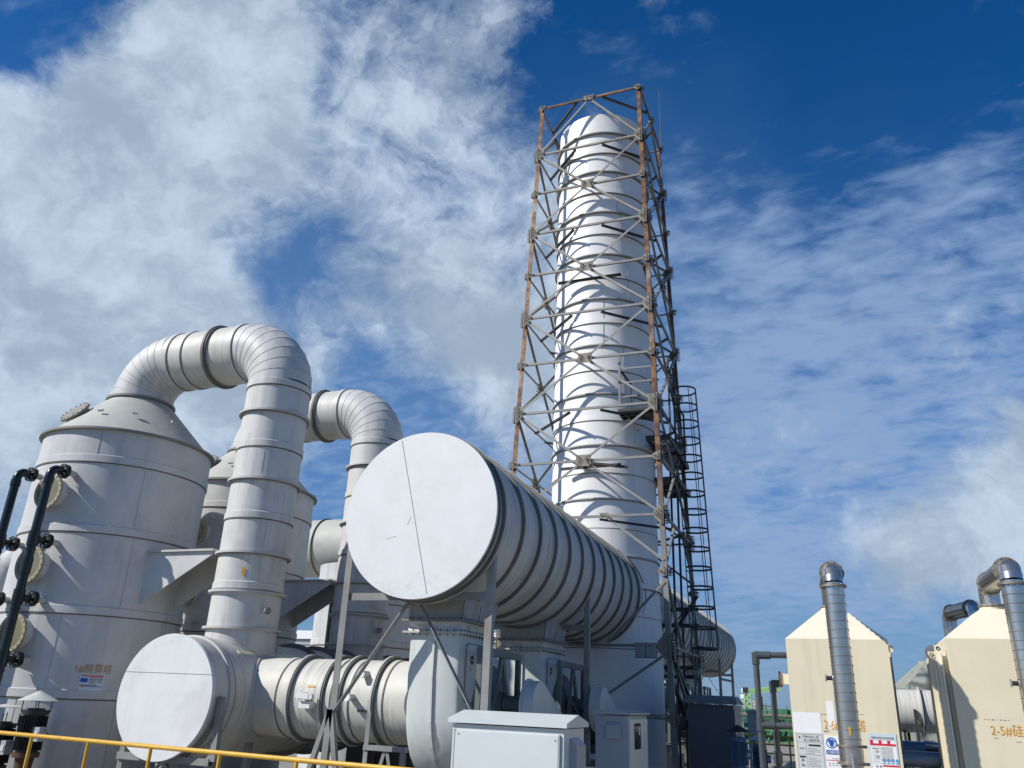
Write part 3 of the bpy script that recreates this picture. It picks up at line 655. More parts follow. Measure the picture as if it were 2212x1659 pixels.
# ------------------------------------------------------------ collector ducts with hoods
def collector(y0, y1, hoods, label, cap):
    t = thing('collector_duct', label, 'duct', (XA, y0, ZA), 'big ribbed ducts either side of the stack')
    m = MB(); m.lathe((XA, 0, ZA), (0,1,0), [(RA, y0+.03), (RA, y1)], 96); part('shell', m, FRPY, t)
    if cap:
        for (p, q) in (((-4.22, 3.12), (-4.10, 3.145)), ((-3.98, 3.26), (-3.945, 3.34))):
            m = MB(); m.beam((p[0], y0-.0015, p[1]), (q[0], y0-.0015, q[1]), .002, .0018); part('scratch', m, SEAML, t)
        m = MB(); m.lathe((XA, y0, ZA), (0,1,0), [(.0001, 0), (RA+.016, 0), (RA+.02, .012), (RA+.018, .03), (RA-.02, .035)], 96); part('end_cap', m, CAPW, t, 'huge flat round white end cap', smooth=40)
        m = MB(); m.beam((XA+.02-.30, y0-.002, ZA+.80), (XA+.16, y0-.002, ZA-.82), .003, .005); part('cap_seam', m, SEAML, t)
        m = MB(); m.ring((XA, 0, ZA), (0,1,0), RA-.01, RA+.03, y0+.05, y0+.085, 96); part('cap_flange', m, RIB, t)
    else:
        m = MB(); m.lathe((XA, y1, ZA), (0,1,0), [(.0001, 0), (RA+.02, 0), (RA+.02, -.03)], 96); part('end_cap', m, FRPY, t)
    k = 0
    yy = y0+.21 if cap else y0+.6
    while yy < y1-.1:
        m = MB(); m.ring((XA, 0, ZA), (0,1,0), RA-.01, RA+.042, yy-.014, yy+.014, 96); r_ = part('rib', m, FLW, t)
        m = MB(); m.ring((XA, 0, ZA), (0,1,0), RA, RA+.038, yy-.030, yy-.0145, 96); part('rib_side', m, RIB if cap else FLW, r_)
        if k % 2 == 0:
            m = MB(); m.lathe((XA, 0, ZA), (0,1,0), [(RA, yy+.10), (RA+.010, yy+.105), (RA+.010, yy+.20), (RA, yy+.205)], 96); b = part('lap_band', m, FRPY, t)
            m = MB(); m.ring((XA, 0, ZA), (0,1,0), RA, RA+.006, yy+.205, yy+.213, 96); part('seam', m, SEAM, b)
        yy += .57; k += 1
    for hy in hoods:
        xl, xr, yf, yb = -4.115, -3.505, hy-.755, hy+.115; z0, z1 = 2.36, 3.05
        e = .11
        m = MB(); m.hexa([(xl, yf, z0), (xr, yf, z0), (xr, yb, z0), (xl, yb, z0), (xl-.04, yf, z1), (xr+.06, yf, z1), (xr+e, yb+.05, z1), (xl-.04, yb+.05, z1)]); h = part('outlet_hood', m, HOOD, t)
        m = MB(); m.box((xl-.05, yf-.05, z0-.018), (xr+.05, yb+.05, z0)); part('hood_flange', m, FL, h)
        m = MB()
        for i in range(9): m.cyl((xl-.01+.078*i, yf-.03, z0-.005), (xl-.01+.078*i, yf-.03, z0+.016), .007, 6)
        for i in range(11): m.cyl((xr+.03, yf+.03+.08*i, z0-.005), (xr+.03, yf+.03+.08*i, z0+.016), .007, 6)
        part('hood_bolts', m, BOLT, h)
        m = MB(); m.beam((xr+.004, yf-.002, z0), (xr+.064, yf-.002, z1), .008, .008); m.beam((xr+.005, yf+.42, z0), (xr+.085, yf+.42, z1), .006, .008); part('hood_seams', m, SEAM, h)
    return t
collector(7.20, YC-.3, (8.4, 11.0), 'huge ribbed horizontal duct with round white cap facing the camera', True)
collector(YC+.3, 28.2, fy[1:], 'far half of the ribbed duct, running away behind the stack', False)
t = single('inlet_saddle', MB().tube([(XA+(RA+.03)*cos(2*pi*k/72), YC-sqrt(max(.0, (RC+.02)**2-((RA+.03)*cos(2*pi*k/72))**2)), ZA+(RA+.03)*sin(2*pi*k/72)) for k in range(72)], .012, 6, closed=True), FL, (XA, YC-1, ZA), 'thin seam ring where the ribbed duct enters the stack', 'seam')

# ------------------------------------------------------------ collector support frames
def frame(y, label, foot):
    t = thing('duct_support_frame', label, 'support frame', (XA, y, 0), 'steel frames carrying the big duct')
    xl, xr = -4.78, -3.12
    for x_, s_ in ((xl, 1), (xr, -1)):
        m = MB(); m.angle((x_-.035*s_, y-.03, 0 if not (foot and s_ == 1) else 1.42), (x_-.035*s_, y-.03, 3.44), .075, .011, (s_,0,0), (0,1,0)); part('post', m, FRAME, t)
    m = MB(); m.beam((xl, y, 2.57), (xr, y, 2.57), .012, .075); m.beam((xl, y+.03, 2.60), (xr, y+.03, 2.60), .06, .010); part('beam', m, FRAME, t)
    m = MB(); m.beam((-3.99, y-.012, 2.56), (-4.80, y-.012, 1.40), .012, .065, (1,0,.6)); part('brace', m, FRAME, t)
    m = MB(); m.beam((-3.93, y-.012, 2.56), (-3.18, y-.012, 1.40), .012, .065, (1,0,-.6)); part('brace', m, FRAME, t)
    m = MB(); m.prism([(-4.08, y-.022, 2.62), (-3.84, y-.022, 2.62), (-3.9, y-.022, 2.49), (-4.02, y-.022, 2.49)], (0, .008, 0)); part('gusset', m, RUST, t)
    if foot:
        for q in (-5.24, -4.82, -4.47):
            m = MB(); m.beam((-4.80+(.0 if q == -4.82 else (q+4.8)*.02), y-.02, 1.46), (q, y-.02, 0), .07 if q == -4.82 else .05, .05, (0,1,0)); part('splayed_leg', m, FRAME, t)
    a = [(XA+cos(rad(d_))*(RA+.012), y+.02, ZA+sin(rad(d_))*(RA+.012)) for d_ in range(250, 291, 5)]
    m = MB()
    for i in range(len(a)-1): m.beam(a[i], a[i+1], .06, .012, (V(a[i])-V((XA, y+.02, ZA))))
    part('cradle', m, FRAME, t)
    return t
frame(7.46, 'grey rust spotted support frame under the capped end of the big duct', True)
f2 = frame(10.94, 'dark post support frame under the big duct between the two fans', False)
dup(f2, (XA, 24.9, 0), 'support frame under the far duct, its post just right of the ladder cage')
dup(f2, (XA, 28.0, 0), 'farthest support frame, its post right of the rounded duct end')
m = MB(); m.beam((-3.12, 24.9, 2.36), (-3.12, 28.0, 2.38), .05, .06)
single('tie_beam', m, BLK, (-3.12, 26.4, 2.37), 'thin dark beam tying the two farthest duct frames together', 'beam')

# ------------------------------------------------------------ stack
t = thing('exhaust_stack', 'tall white cylindrical exhaust stack inside the lattice tower', 'chimney', (XA, YC, 0))
m = MB(); m.lathe((XA, YC, 0), (0,0,1), [(RC+.05, 0), (RC+.045, 2.5), (RC+.01, 3.9), (RC, 6), (RC-.025, 13.70), (RC-.045, 13.70), (RC-.045, 12.5)], 96); part('shell', m, STACK, t, smooth=50)
for i in range(13):
    z = 13.17-1.016*i; rr = RC+.0
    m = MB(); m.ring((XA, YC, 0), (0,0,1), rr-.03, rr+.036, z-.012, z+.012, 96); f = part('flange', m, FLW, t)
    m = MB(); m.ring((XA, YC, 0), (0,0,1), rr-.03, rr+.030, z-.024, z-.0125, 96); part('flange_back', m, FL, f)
    zb = z-.53
    m = MB(); m.lathe((XA, YC, 0), (0,0,1), [(rr-.02, zb+.10), (rr+.008, zb+.09), (rr+.012, zb), (rr-.02, zb-.004)], 96)
    if zb < 3.9: m.v = [V((XA+(v.x-XA)*1.045, YC+(v.y-YC)*1.045, v.z)) for v in m.v]
    b = part('band', m, STACK, t)
    m = MB(); m.ring((XA, YC, 0), (0,0,1), rr-.02, rr+.009, zb-.014, zb-.004, 96)
    if zb < 3.9: m.v = [V((XA+(v.x-XA)*1.045, YC+(v.y-YC)*1.045, v.z)) for v in m.v]
    part('seam', m, SEAM, b)
m = MB()
for i in range(12):
    a = rad((140, 148, 143, 135, 165, 142, 130, 138, 150, 128, 140, 133)[i]); z = 13.17-1.016*i
    p = V((XA+sin(a)*(RC-.002), YC+cos(a)*(RC-.002), 0))
    m = MB(); m.beam(p+V((0,0,z-.99)), p+V((0,0,z-.03)), .006, .006, (sin(a), cos(a), 0)); part('shell_seam', m, SEAML, t)

# ------------------------------------------------------------ lattice tower
tw = thing('lattice_tower', 'square rusty steel lattice tower around the white stack', 'tower', (XA, YC, 0))
def W(z): return 1.135+(14.05-z)*.0298
LV = [(14.05, 't'), (12.75, 'b'), (11.72, 's'), (10.70, 'b'), (9.70, 's'), (8.70, 'b'), (7.68, 's'), (6.66, 'b'), (5.65, 's'), (4.62, 'b'), (3.66, 'l'), (2.49, 'b'), (1.43, 's'), (.4, 's')]
faces = [(V((0,-1,0)), V((1,0,0))), (V((1,0,0)), V((0,1,0))), (V((0,1,0)), V((-1,0,0))), (V((-1,0,0)), V((0,-1,0)))]
def fp(fi, u, z, out=0.):
    n, e = faces[fi]; w_ = W(z)
    return V((XA, YC, z))+n*(w_+out)+e*(u*w_)
for sx, sy in ((-1,-1), (1,-1), (1,1), (-1,1)):
    m = MB(); z0, z1 = 0, 14.12
    m.angle((XA+sx*(W(z0)), YC+sy*W(z0), z0), (XA+sx*W(z1), YC+sy*W(z1), z1), .085, .012, (-sx,0,0), (0,-sy,0)); part('leg', m, LEG, tw)
def bar(fi, u0, z0, u1, z1, w_=.042, name='diagonal_brace', mm=None, out=.012):
    n, e = faces[fi]; a, b = fp(fi, u0, z0, out), fp(fi, u1, z1, out)
    d = (b-a).normalized(); s_ = n.cross(d); m = MB(); 
    m.angle(a-s_*w_/2, b-s_*w_/2, w_, .008, s_, -n); part(name, m, mm or LAT, tw)
def gusset(pts, fi, z, bl, name='gusset_plate'):
    """pts in (u offset metres, z offset); bl bolt positions"""
    n, e = faces[fi]; m = MB()
    cu = W(z)*(1 if pts[0][0] > .5 and fi >= 0 and abs(pts[0][0]) > .9 else (-1 if pts[0][0] < -.9 else 0))
    if name == 'splice_plate': pass
    else: pts = [(cu+(u-cu)*.84, dz*.86) for u, dz in pts]
    if name != 'splice_plate': bl = [(cu+(u-cu)*.84, dz*.86) for u, dz in bl]
    P0 = lambda u, dz, o: V((XA, YC, z+dz))+n*(W(z+dz)+o)+e*u
    m.prism([P0(u, dz, .030) for u, dz in pts], n*.010)
    g_ = part(name, m, GUS, tw, smooth=0)
    m = MB()
    for u, dz in bl: m.cyl(P0(u, dz, .0), P0(u, dz, .085), .0075, 5)
    part('bolts', m, BOLT, g_, smooth=0)
for fi in range(4):
    for i, (z, k) in enumerate(LV):
        low = z < 4; ww = W(z)
        if k != 'l' :
            if fi in (0, 2) and abs(z-2.49) < .1: pass
            bar(fi, -1, z, 1, z, .042, 'horizontal_bar', LATTOP if k == 't' else None)
        # corner gussets
        for s_ in (-1, 1):
            c = s_*ww
            if k in ('b',):
                pts = [(c, .20), (c-s_*.085, .17), (c-s_*.20, .055), (c-s_*.20, -.055), (c-s_*.085, -.19), (c, -.22)]
                bl = [(c-s_*.045, .17-.043*j) for j in range(9)]+[(c-s_*.10, .08), (c-s_*.135, .04), (c-s_*.11, .0), (c-s_*.16, 0), (c-s_*.10, -.07), (c-s_*.135, -.035)]
                if z == 2.49: pts = [(a+(a-c)*.3, b*1.3) for a, b in pts]; bl = [(a, b*1.3) for a, b in bl]
            elif k == 't':
                pts = [(c, .05), (c-s_*.14, .045), (c-s_*.15, -.035), (c-s_*.08, -.10), (c, -.10)]; bl = [(c-s_*.045, .02-.04*j) for j in range(3)]+[(c-s_*.09, 0), (c-s_*.12, 0)]
            else:
                pts = [(c, .09), (c-s_*.08, .085), (c-s_*.17, .03), (c-s_*.17, -.03), (c-s_*.08, -.09), (c, -.09)]; bl = [(c-s_*.045, .065-.043*j) for j in range(4)]+[(c-s_*.095, 0), (c-s_*.135, 0)]
            gusset(pts, fi, z, bl)
    # top panel: from centre of top bar to big corner nodes
    bar(fi, 0, 14.03, -.93, 12.80); bar(fi, 0, 14.03, .93, 12.80)
    gusset([(-.12, .05), (.12, .05), (.09, -.07), (-.09, -.07)], fi, 14.05, [(-.08, .02), (-.04, .02), (.0, .02), (.04, .02), (.08, .02), (-.05, -.03), (.05, -.03)], 'splice_plate')
    for (za, zm, zb) in ((12.75, 11.72, 10.70), (10.70, 9.70, 8.70), (8.70, 7.68, 6.66), (6.66, 5.65, 4.62)):
        for s_ in (-1, 1):
            bar(fi, s_*.92, za-.07, 0, zm); bar(fi, 0, zm, s_*.92, zb+.07)
        gusset([(-.14, .10), (.14, .10), (.14, -.10), (-.14, -.10)], fi, zm, [(-.11, .075), (-.08, .05), (-.05, .03), (.11, .075), (.08, .05), (.05, .03), (-.11, -.075), (-.08, -.05), (.11, -.075), (.08, -.05), (-.10, 0), (-.06, -.01), (.06, 0), (.10, 0)], 'splice_plate')
    for s_ in (-1, 1):
        bar(fi, s_*.30, 4.60, s_*.97, 3.84); bar(fi, s_*.97, 3.50, s_*.30, 2.52); bar(fi, s_*.97, 2.40, s_*.0, 1.45)
    gusset([(-.45, .03), (-.28, .03), (-.40, -.10)] if False else [(.28, .05), (.46, .05), (.56, -.07), (.48, -.09)], fi, 4.62, [(.34, .02), (.40, .0), (.46, -.02), (.5, -.05)], 'splice_plate')
# plan bracing: diamonds inside the square at each main level
for z in (14.03, 12.72, 10.67, 8.67, 6.63, 4.59):
    ww = W(z); a = .30
    for (sx, sy) in ((1,-1), (-1,-1), (1,1), (-1,1)):
        m = MB(); m.beam((XA+sx*a, YC+sy*ww*.985, z-.02), (XA+sx*ww*.985, YC+sy*a, z-.02), .05, .035); part('plan_brace', m, BLK, tw)
for (p, q) in (((-4.50, YC-1.09, 9.52), (-3.20, YC-1.09, 9.52)), ((-4.38, YC-1.10, 5.60), (-3.25, YC-1.10, 5.62)), ((-4.09, YC-1.14, 5.72), (-3.12, YC-1.09, 5.56)), ((-2.74, YC-1.12, 9.62), (-2.66, YC-.5, 9.20))):
    m = MB(); m.beam(p, q, .05, .045); part('stay_bar', m, BLK, tw)
for xx, yy in ((-2.66, 15.25), (-2.53, 15.22)):
    m = MB(); m.cyl((xx, yy, 0), (xx, yy, 5.9), .022, 10)
    single('cable_pipe', m, BLK, (xx, yy, 0), 'slim dark vertical pipe inside the tower, %s of the pair' % ('left' if xx < -2.6 else 'right'), 'pipe', 'vertical pipes inside the tower')
# lightning rod
p = V((XA+W(14.05), YC+W(14.05), 14.05)); m = MB(); m.cyl(p+V((.02,0,-.1)), p+V((.02,0,1.85)), .012, 8, .006)
single('lightning_rod', m, BLK, tuple(p), 'thin dark rod rising from the far right corner of the tower top', 'lightning rod')
# floodlight
t = thing('floodlight', 'small dark floodlight clamped to the left side of the tower', 'lamp', (-4.80, YC-1.15, 4.95))
m = MB(); m.hexa([(-4.92, YC-1.30, 4.86), (-4.70, YC-1.30, 4.80), (-4.70, YC-1.10, 4.84), (-4.92, YC-1.10, 4.90), (-4.86, YC-1.24, 4.95), (-4.74, YC-1.24, 4.92), (-4.74, YC-1.14, 4.93), (-4.86, YC-1.14, 4.96)]); part('lamp_housing', m, FL, t)
m = MB(); m.beam((-4.80, YC-1.18, 4.94), (-4.62, YC-1.15, 5.00), .03, .03); m.cyl((-4.68, YC-1.18, 4.90), (-4.60, YC-1.16, 4.86), .03, 10); part('bracket', m, BLK, t)

# ------------------------------------------------------------ caged ladder
t = thing('caged_ladder', 'dark caged ladder climbing the right face of the tower', 'ladder', (-2.4, 15.1, 0))
def lx(z): return XA+W(z)+.07-.05*z/7.5
for yy in (14.91, 15.29):
    m = MB(); m.beam((lx(0), yy, .0), (lx(7.9), yy, 7.9), .012, .05, (0,1,0)); part('rail', m, BLK, t)
z = .3; k = 0
while z < 7.6:
    m = MB(); m.cyl((lx(z), 14.91, z), (lx(z), 15.29, z), .010, 8); part('rung', m, BLK, t); z += .28
zs = [7.52-.353*i for i in range(15)]
for z in zs:
    m = MB(); pts = []; x0 = lx(z)
    n = 28
    for i in range(n+1):
        a = -100+200*i/n; pts.append((x0+.20+cos(rad(a))*.24, 15.10+sin(rad(a))*.27, z))
    pts = [(x0, 14.91, z)]+pts+[(x0, 15.29, z)]
    for i in range(len(pts)-1):
        c = V((x0+.2, 15.1, z)); m.beam(pts[i], pts[i+1], .008, .035)
    part('cage_hoop', m, BLK, t)
for a in (-60, -15, 20, 65):
    m = MB(); o = V((.20+cos(rad(a))*.24, sin(rad(a))*.27, 0)); m.beam(V((lx(2.57), 15.1, 2.57))+o, V((lx(7.52), 15.1, 7.52))+o, .012, .03, (0,1,0)); part('cage_strap', m, BLK, t)

# ------------------------------------------------------------ platform with railing
t = thing('service_platform', 'small dark grated platform with railing halfway up the tower', 'platform', (-2.9, 13.9, 6.6))
def floor_(x0, x1, y0, y1, z, nm='grating'):
    m = MB(); nx = int((x1-x0)/.045); 
    for i in range(nx+1): m.box((x0+(x1-x0)*i/nx-.006, y0, z-.015), (x0+(x1-x0)*i/nx+.006, y1, z+.01))
    ny = int((y1-y0)/.09)
    for i in range(ny+1): m.box((x0, y0+(y1-y0)*i/ny-.006, z-.014), (x1, y0+(y1-y0)*i/ny+.006, z+.008))
    part(nm, m, GRAT, t, smooth=0)
    m = MB(); m.box((x0-.03, y0-.03, z-.09), (x1+.03, y0, z)); m.box((x0-.03, y1, z-.09), (x1+.03, y1+.03, z)); m.box((x0-.03, y0, z-.09), (x0, y1, z)); m.box((x1, y0, z-.09), (x1+.03, y1, z))
    ym = (y0+y1)/2; m.box((x0, ym-.02, z-.08), (x1, ym+.02, z-.02)); part('edge_beam', m, BLK, t, smooth=0)
floor_(-3.22, -2.50, 13.42, 13.75, 6.62); floor_(-2.80, -2.42, 13.80, 15.9, 6.20); floor_(-2.86, -2.42, 14.6, 15.9, 5.62)
for (x_, y_) in ((-3.23, 13.45), (-2.55, 13.45)):
    m = MB(); m.beam((x_, y_, 6.6), (x_, y_, 7.74), .035, .035, (0,1,0)); part('railing_post', m, FRAME, t)
for z in (7.44, 7.16, 6.88):
    m = MB(); m.beam((-3.22, 13.45, z), (-2.50, 13.47, z), .02, .032); part('railing_bar', m, FRAME, t)
m = MB(); m.beam((-3.20, 13.47, 7.40), (-3.08, 13.72, 7.22), .03, .03); m.beam((-3.08, 13.72, 7.22), (-3.08, 13.72, 6.6), .03, .03, (0,1,0)); m.beam((-3.2, 13.47, 6.62), (-2.9, 13.47, 6.2), .04, .04); part('knee_brace', m, BLK, t)
for (x_, y_, za, zb) in ((-2.45, 14.2, 6.2, 7.9), (-2.45, 14.75, 6.2, 7.9), (-2.45, 15.85, 6.2, 7.3)):
    m = MB(); m.beam((x_, y_, za), (x_, y_, zb), .035, .035, (0,1,0)); part('railing_post', m, BLK, t)
m = MB(); m.beam((-2.45, 14.2, 7.25), (-2.45, 15.85, 7.25), .03, .03); part('railing_bar', m, BLK, t)
# ladder-side cross beams, low down behind the leg
t = thing('walkway_beams', 'dark level beams behind the right tower leg, below the big duct', 'beam', (-2.7, 16.4, 2.2))
for z, yy in ((2.28, 15.9), (2.12, 15.9), (3.05, 16.0), (3.35, 16.0)):
    m = MB(); m.beam((-3.6, yy, z), (-2.35, yy, z), .06, .07); part('beam', m, BLK, t)
for (p, q) in (((-2.36, 13.3, 2.3), (-2.36, 16.0, 1.2)), ((-2.36, 16.0, 3.6), (-3.2, 16.1, 2.4)), ((-2.5, 13.4, 2.2), (-2.2, 15.6, .3))):
    m = MB(); m.beam(p, q, .05, .06); part('strut', m, BLK, t)
# twin notice plates hanging on the tower beam
t = thing('tower_notice', 'pair of worn grey notice plates hung on the tower beam', 'sign', (-2.78, 13.12, 2.41))
for x0 in (-2.945, -2.770):
    m = MB(); m.box((x0, 13.10, 2.31), (x0+.16, 13.115, 2.52)); pl = part('plate', m, CAB2, t)
    m = MB(); m.box((x0-.008, 13.116, 2.30), (x0+.168, 13.125, 2.53)); part('plate_rim', m, INK, pl)
    m = MB()
    for j in range(5): m.box((x0+.02, 13.096, 2.33+.022*j), (x0+.11+.03*((j*7) % 3)/2, 13.0995, 2.335+.022*j))
    for j in range(5): m.box((x0+.03+.022*j, 13.095, 2.46+.006*((j*5) % 3)), (x0+.045+.022*j, 13.0985, 2.50)) 
    part('worn_print', m, INKG, pl)

# ------------------------------------------------------------ black water pipes beside the near tank
def spray_pipe(x, zs, ztop, label):
    t = thing('spray_pipe', label, 'pipe', (x, 7.0, 0), 'black water pipes on the near tank')
    r = .052; y = 6.98
    m = MB(); pts = [(x, y, .2), (x, y, ztop-.10)]+[(x, y+.1-.1*cos(rad(a)), ztop-.10+.1*sin(rad(a))) for a in (22, 45, 67, 90)]+[(x, y+.16, ztop)]
    m.tube(pts, r, 20); part('pipe', m, BPVC, t, smooth=40)
    for z in zs:
        m = MB()
        if z != zs[0]: m.cyl((x, y, z-.09), (x, y, z+.09), r+.012, 20); m.cyl((x, y, z), (x, y+.17, z), r*.85, 20)
        m.cyl((x, y, z-.14 if z != zs[0] else z-.2), (x, y, z-.12 if z != zs[0] else z-.12), r+.008, 20)
        br = part('tee', m, BPVC, t)
        m = MB(); m.cyl((x, y+.155, z), (x, y+.18, z), .092, 24); m.cyl((x, y+.19, z), (x, y+.215, z), .092, 24); part('flange_pair', m, BPVC, br)
        m = MB()
        for i in range(8):
            a = 2*pi*i/8+.2; p = V((x+cos(a)*.073, y+.13, z+sin(a)*.073)); m.cyl(p, p+V((0,.11,0)), .009, 6)
        part('bolt_circle', m, NUT, br)
    for z in (1.2, 2.9):
        m = MB(); m.cyl((x, y, z-.1), (x, y, z+.1), r+.010, 20); part('coupling', m, BPVC, t)
    return t
spray_pipe(-9.04, (4.13, 3.23, 2.53, 1.83), 4.13, 'black pipe with four flanged outlets, right one of the pair on the near tank')
spray_pipe(-9.62, (4.12, 3.21, 2.53), 4.12, 'black pipe with flanged outlets at the left edge of the near tank')

# ------------------------------------------------------------ capped pumps
def pump(x, y, zt, label, capm, motm, scale=1., tall=True, group='pump motors with rain caps'):
    t = thing('pump_motor', label, 'pump', (x, y, 0), group); s_ = scale
    m = MB(); n = 24; m.lathe((x, y, 0), (0,0,1), [(.002, zt), (.17*s_, zt-.085*s_ if tall else zt-.03), (.17*s_, zt-.09*s_ if tall else zt-.035), (.004, zt-.02)], n); part('rain_cap', m, capm, t, smooth=10)
    zb = zt-.19*s_
    for a in (45, 135, 225, 315):
        m = MB(); p = V((x+cos(rad(a))*.12*s_, y+sin(rad(a))*.12*s_, 0)); m.beam(p+V((0,0,zb)), p+V((0,0,zt-.08*s_)), .008, .008); part('cap_stay', m, BLK, t)
    m = MB(); m.cyl((x, y, zb-.02*s_), (x, y, zb+.02*s_), .115*s_, 24); m.cyl((x, y, zb+.02*s_), (x, y, zb+.035*s_), .075*s_, 24); fc = part('fan_cowl', m, motm, t)
    m = MB(); m.cyl((x, y, zb-.34*s_), (x, y, zb-.02*s_), .092*s_, 28)
    for i in range(28):
        a = 2*pi*i/28; p = V((x+cos(a)*.10*s_, y+sin(a)*.10*s_, 0)); e = V((cos(a), sin(a), 0)); m.beam(p+V((0,0,zb-.32*s_)), p+V((0,0,zb-.03*s_)), .005, .035*s_, e)
    bd = part('motor_body', m, motm, t, smooth=20)
    m = MB(); m.box((x+.08*s_, y-.06*s_, zb-.24*s_), (x+.17*s_, y+.04*s_, zb-.12*s_)); jb = part('terminal_box', m, CAB2 if motm is MOTK else MOT, t)
    m = MB(); m.box((x+.171*s_-.06, y-.066*s_, zb-.21*s_), (x+.171*s_-.015, y-.061*s_, zb-.16*s_)); part('label_plate', m, PAP, jb)
    m = MB(); m.cyl((x, y, zb-.38*s_), (x, y, zb-.34*s_), .115*s_, 24); m.cyl((x, y, zb-.60*s_), (x, y, zb-.38*s_), .06*s_, 20, .08*s_); m.cyl((x, y, 0), (x, y, zb-.60*s_), .10*s_, 20); part('pump_body', m, RUST if motm is MOTK else MOT, t)
    m = MB(); m.tube([(x+.15*s_, y, zb-.14*s_), (x+.20*s_, y-.01, zb-.15*s_), (x+.22*s_, y-.01, zb-.18*s_)], .006, 6); part('cable', m, BLK, t)
    return t
pump(-8.27, 6.95, 1.51, 'black pump motor under a pale cone cap, right of the left edge pair', CAPG, MOTK, 1.18)
pump(-8.72, 6.95, 1.355, 'black pump motor with flat grey cover, at the left edge', CAPG, MOTK, 1.18, tall=False)
pump(-1.37, 12.6, 1.405, 'blue pump motor under a dark rusty cone cap', CAPK, MOT, 1.02)
pump(-1.31, 15.1, 1.225, 'blue pump motor under a pale cone cap, behind the grey pipe', CAPG, MOT, 1.0)

# ------------------------------------------------------------ guard rails
def guard(p0, p1, nposts, s0, sp, z_top, z_mid, label, r=.0195):
    p0, p1 = V(p0), V(p1); t = thing('guard_rail', label, 'railing', (p0.x, p0.y, 0), 'yellow pipe railings'); d = (p1-p0).normalized()
    m = MB(); m.cyl(p0+V((0,0,z_top)), p1+V((0,0,z_top)), r, 16); part('top_rail', m, YEL, t)
    for zz_ in z_mid: m = MB(); m.cyl(p0+V((0,0,zz_)), p1+V((0,0,zz_)), r*.8, 12); part('mid_rail', m, YEL, t)
    for i in range(nposts):
        p = p0+d*(s0+sp*i); m = MB(); m.cyl(p, p+V((0,0,z_top-.015)), r*.85, 12); part('rail_post', m, YEL, t)
    return t
guard((-9.4, 6.42, 0), (-.9, 5.58, 0), 10, .38, .83, 1.115, (.66, .22), 'yellow pipe railing crossing the bottom left in front of the ducts')
guard((-3.2, 18.6, 0), (3.5, 18.1, 0), 7, .1, 1.05, 1.10, (.95-.0, .78), 'far yellow railing in front of the green netting', r=.022)

# ------------------------------------------------------------ cabinets
t = thing('control_cabinet', 'large pale grey cabinet with gabled roof in the front centre', 'cabinet', (-2.52, 6.8, 0))
x0, x1, y0, y1 = -3.00, -2.04, 6.50, 7.06
m = MB(); m.box((x0, y0, 0), (x1, y1, 1.425)); part('body', m, CAB, t, smooth=0)
m = MB(); e = .035; ym = (y0+y1)/2; z0 = 1.435; xa_, xb_ = x0-e, x1+e
m.prism([(xa_, y0-e, z0), (xa_, y1+e, z0), (xa_, y1+e, z0+.033), (xa_, ym, z0+.095), (xa_, y0-e, z0+.033)], (xb_-xa_, 0, 0)); part('roof', m, CAB, t, smooth=0)
m = MB(); m.box((x0+.03, y0-.012, .08), (x1-.045, y0, 1.375)); dr = part('door', m, CAB, t, smooth=0)
m = MB(); m.box((x1-.040, y0-.018, .06), (x1-.028, y0-.001, 1.385)); m.box((x0+.016, y0-.010, .06), (x0+.026, y0-.001, 1.385)); part('door_frame', m, CAB2, t, smooth=0)
m = MB(); m.cyl((x0+.06, y0-.014, 1.35), (x0+.06, y0-.011, 1.35), .006, 12); m.cyl((x1-.065, y0-.014, 1.34), (x1-.065, y0-.011, 1.34), .006, 12); part('door_screws', m, INK, dr)
m = MB(); ya, yb_ = 6.66, 6.92; m.prism([(x1, ya, 1.10), (x1+.06, ya, 1.10), (x1+.06, ya, 1.30), (x1, ya, 1.36)], (0, yb_-ya, 0)); part('vent_hood', m, CAB2, t, smooth=0)
t = thing('inverter_cabinet', 'narrow grey cabinet with slot window at the foot of the stack', 'cabinet', (-2.3, 9.4, 0))
x0, x1, y0, y1 = -2.47, -2.11, 9.0, 9.92
m = MB(); m.box((x0, y0, 0), (x1, y1, 1.505)); part('body', m, CAB2, t, smooth=0)
m = MB(); xm = (x0+x1)/2; e = .035
m.prism([(x0-e, y0-e, 1.515), (x1+e, y0-e, 1.515), (x1+e, y0-e, 1.535), (xm, y0-e, 1.575), (x0-e, y0-e, 1.535)], (0, y1-y0+2*e, 0)); part('roof', m, CAB2, t, smooth=0)
m = MB(); m.prism([(x0+.13, y0, 1.28), (x0+.13, y0-.05, 1.28), (x0+.13, y0-.05, 1.41), (x0+.13, y0, 1.445)], (.15, 0, 0)); part('vent_hood', m, CAB2, t, smooth=0)
m = MB(); m.box((x1, y0+.012, .05), (x1+.012, y1-.012, 1.47)); dr = part('door', m, CAB, t, smooth=0)
m = MB(); pts = []
for (a, b, q0) in ((9.50, 1.40, 0), (9.26, 1.40, 90), (9.26, 1.20, 180), (9.50, 1.20, 270)):
    for j in range(5): an = rad(q0+22.5*j); pts.append((x1+.012, a+cos(an)*.03, b+sin(an)*.03))
m.prism(pts, (.006, 0, 0)); part('window', m, GLS, dr, smooth=0)
m = MB(); m.box((x1+.018, 9.42, 1.31), (x1+.020, 9.48, 1.40)); part('window_note', m, PAP, dr, smooth=0)
t = thing('dark_cabinet', 'big dark blue grey cabinet with gabled roof right of the tower', 'cabinet', (-1.85, 14, 0))
m = MB(); m.box((-2.22, 13.5, 0), (-1.52, 14.5, 1.66)); part('body', m, CAB3, t, smooth=0)
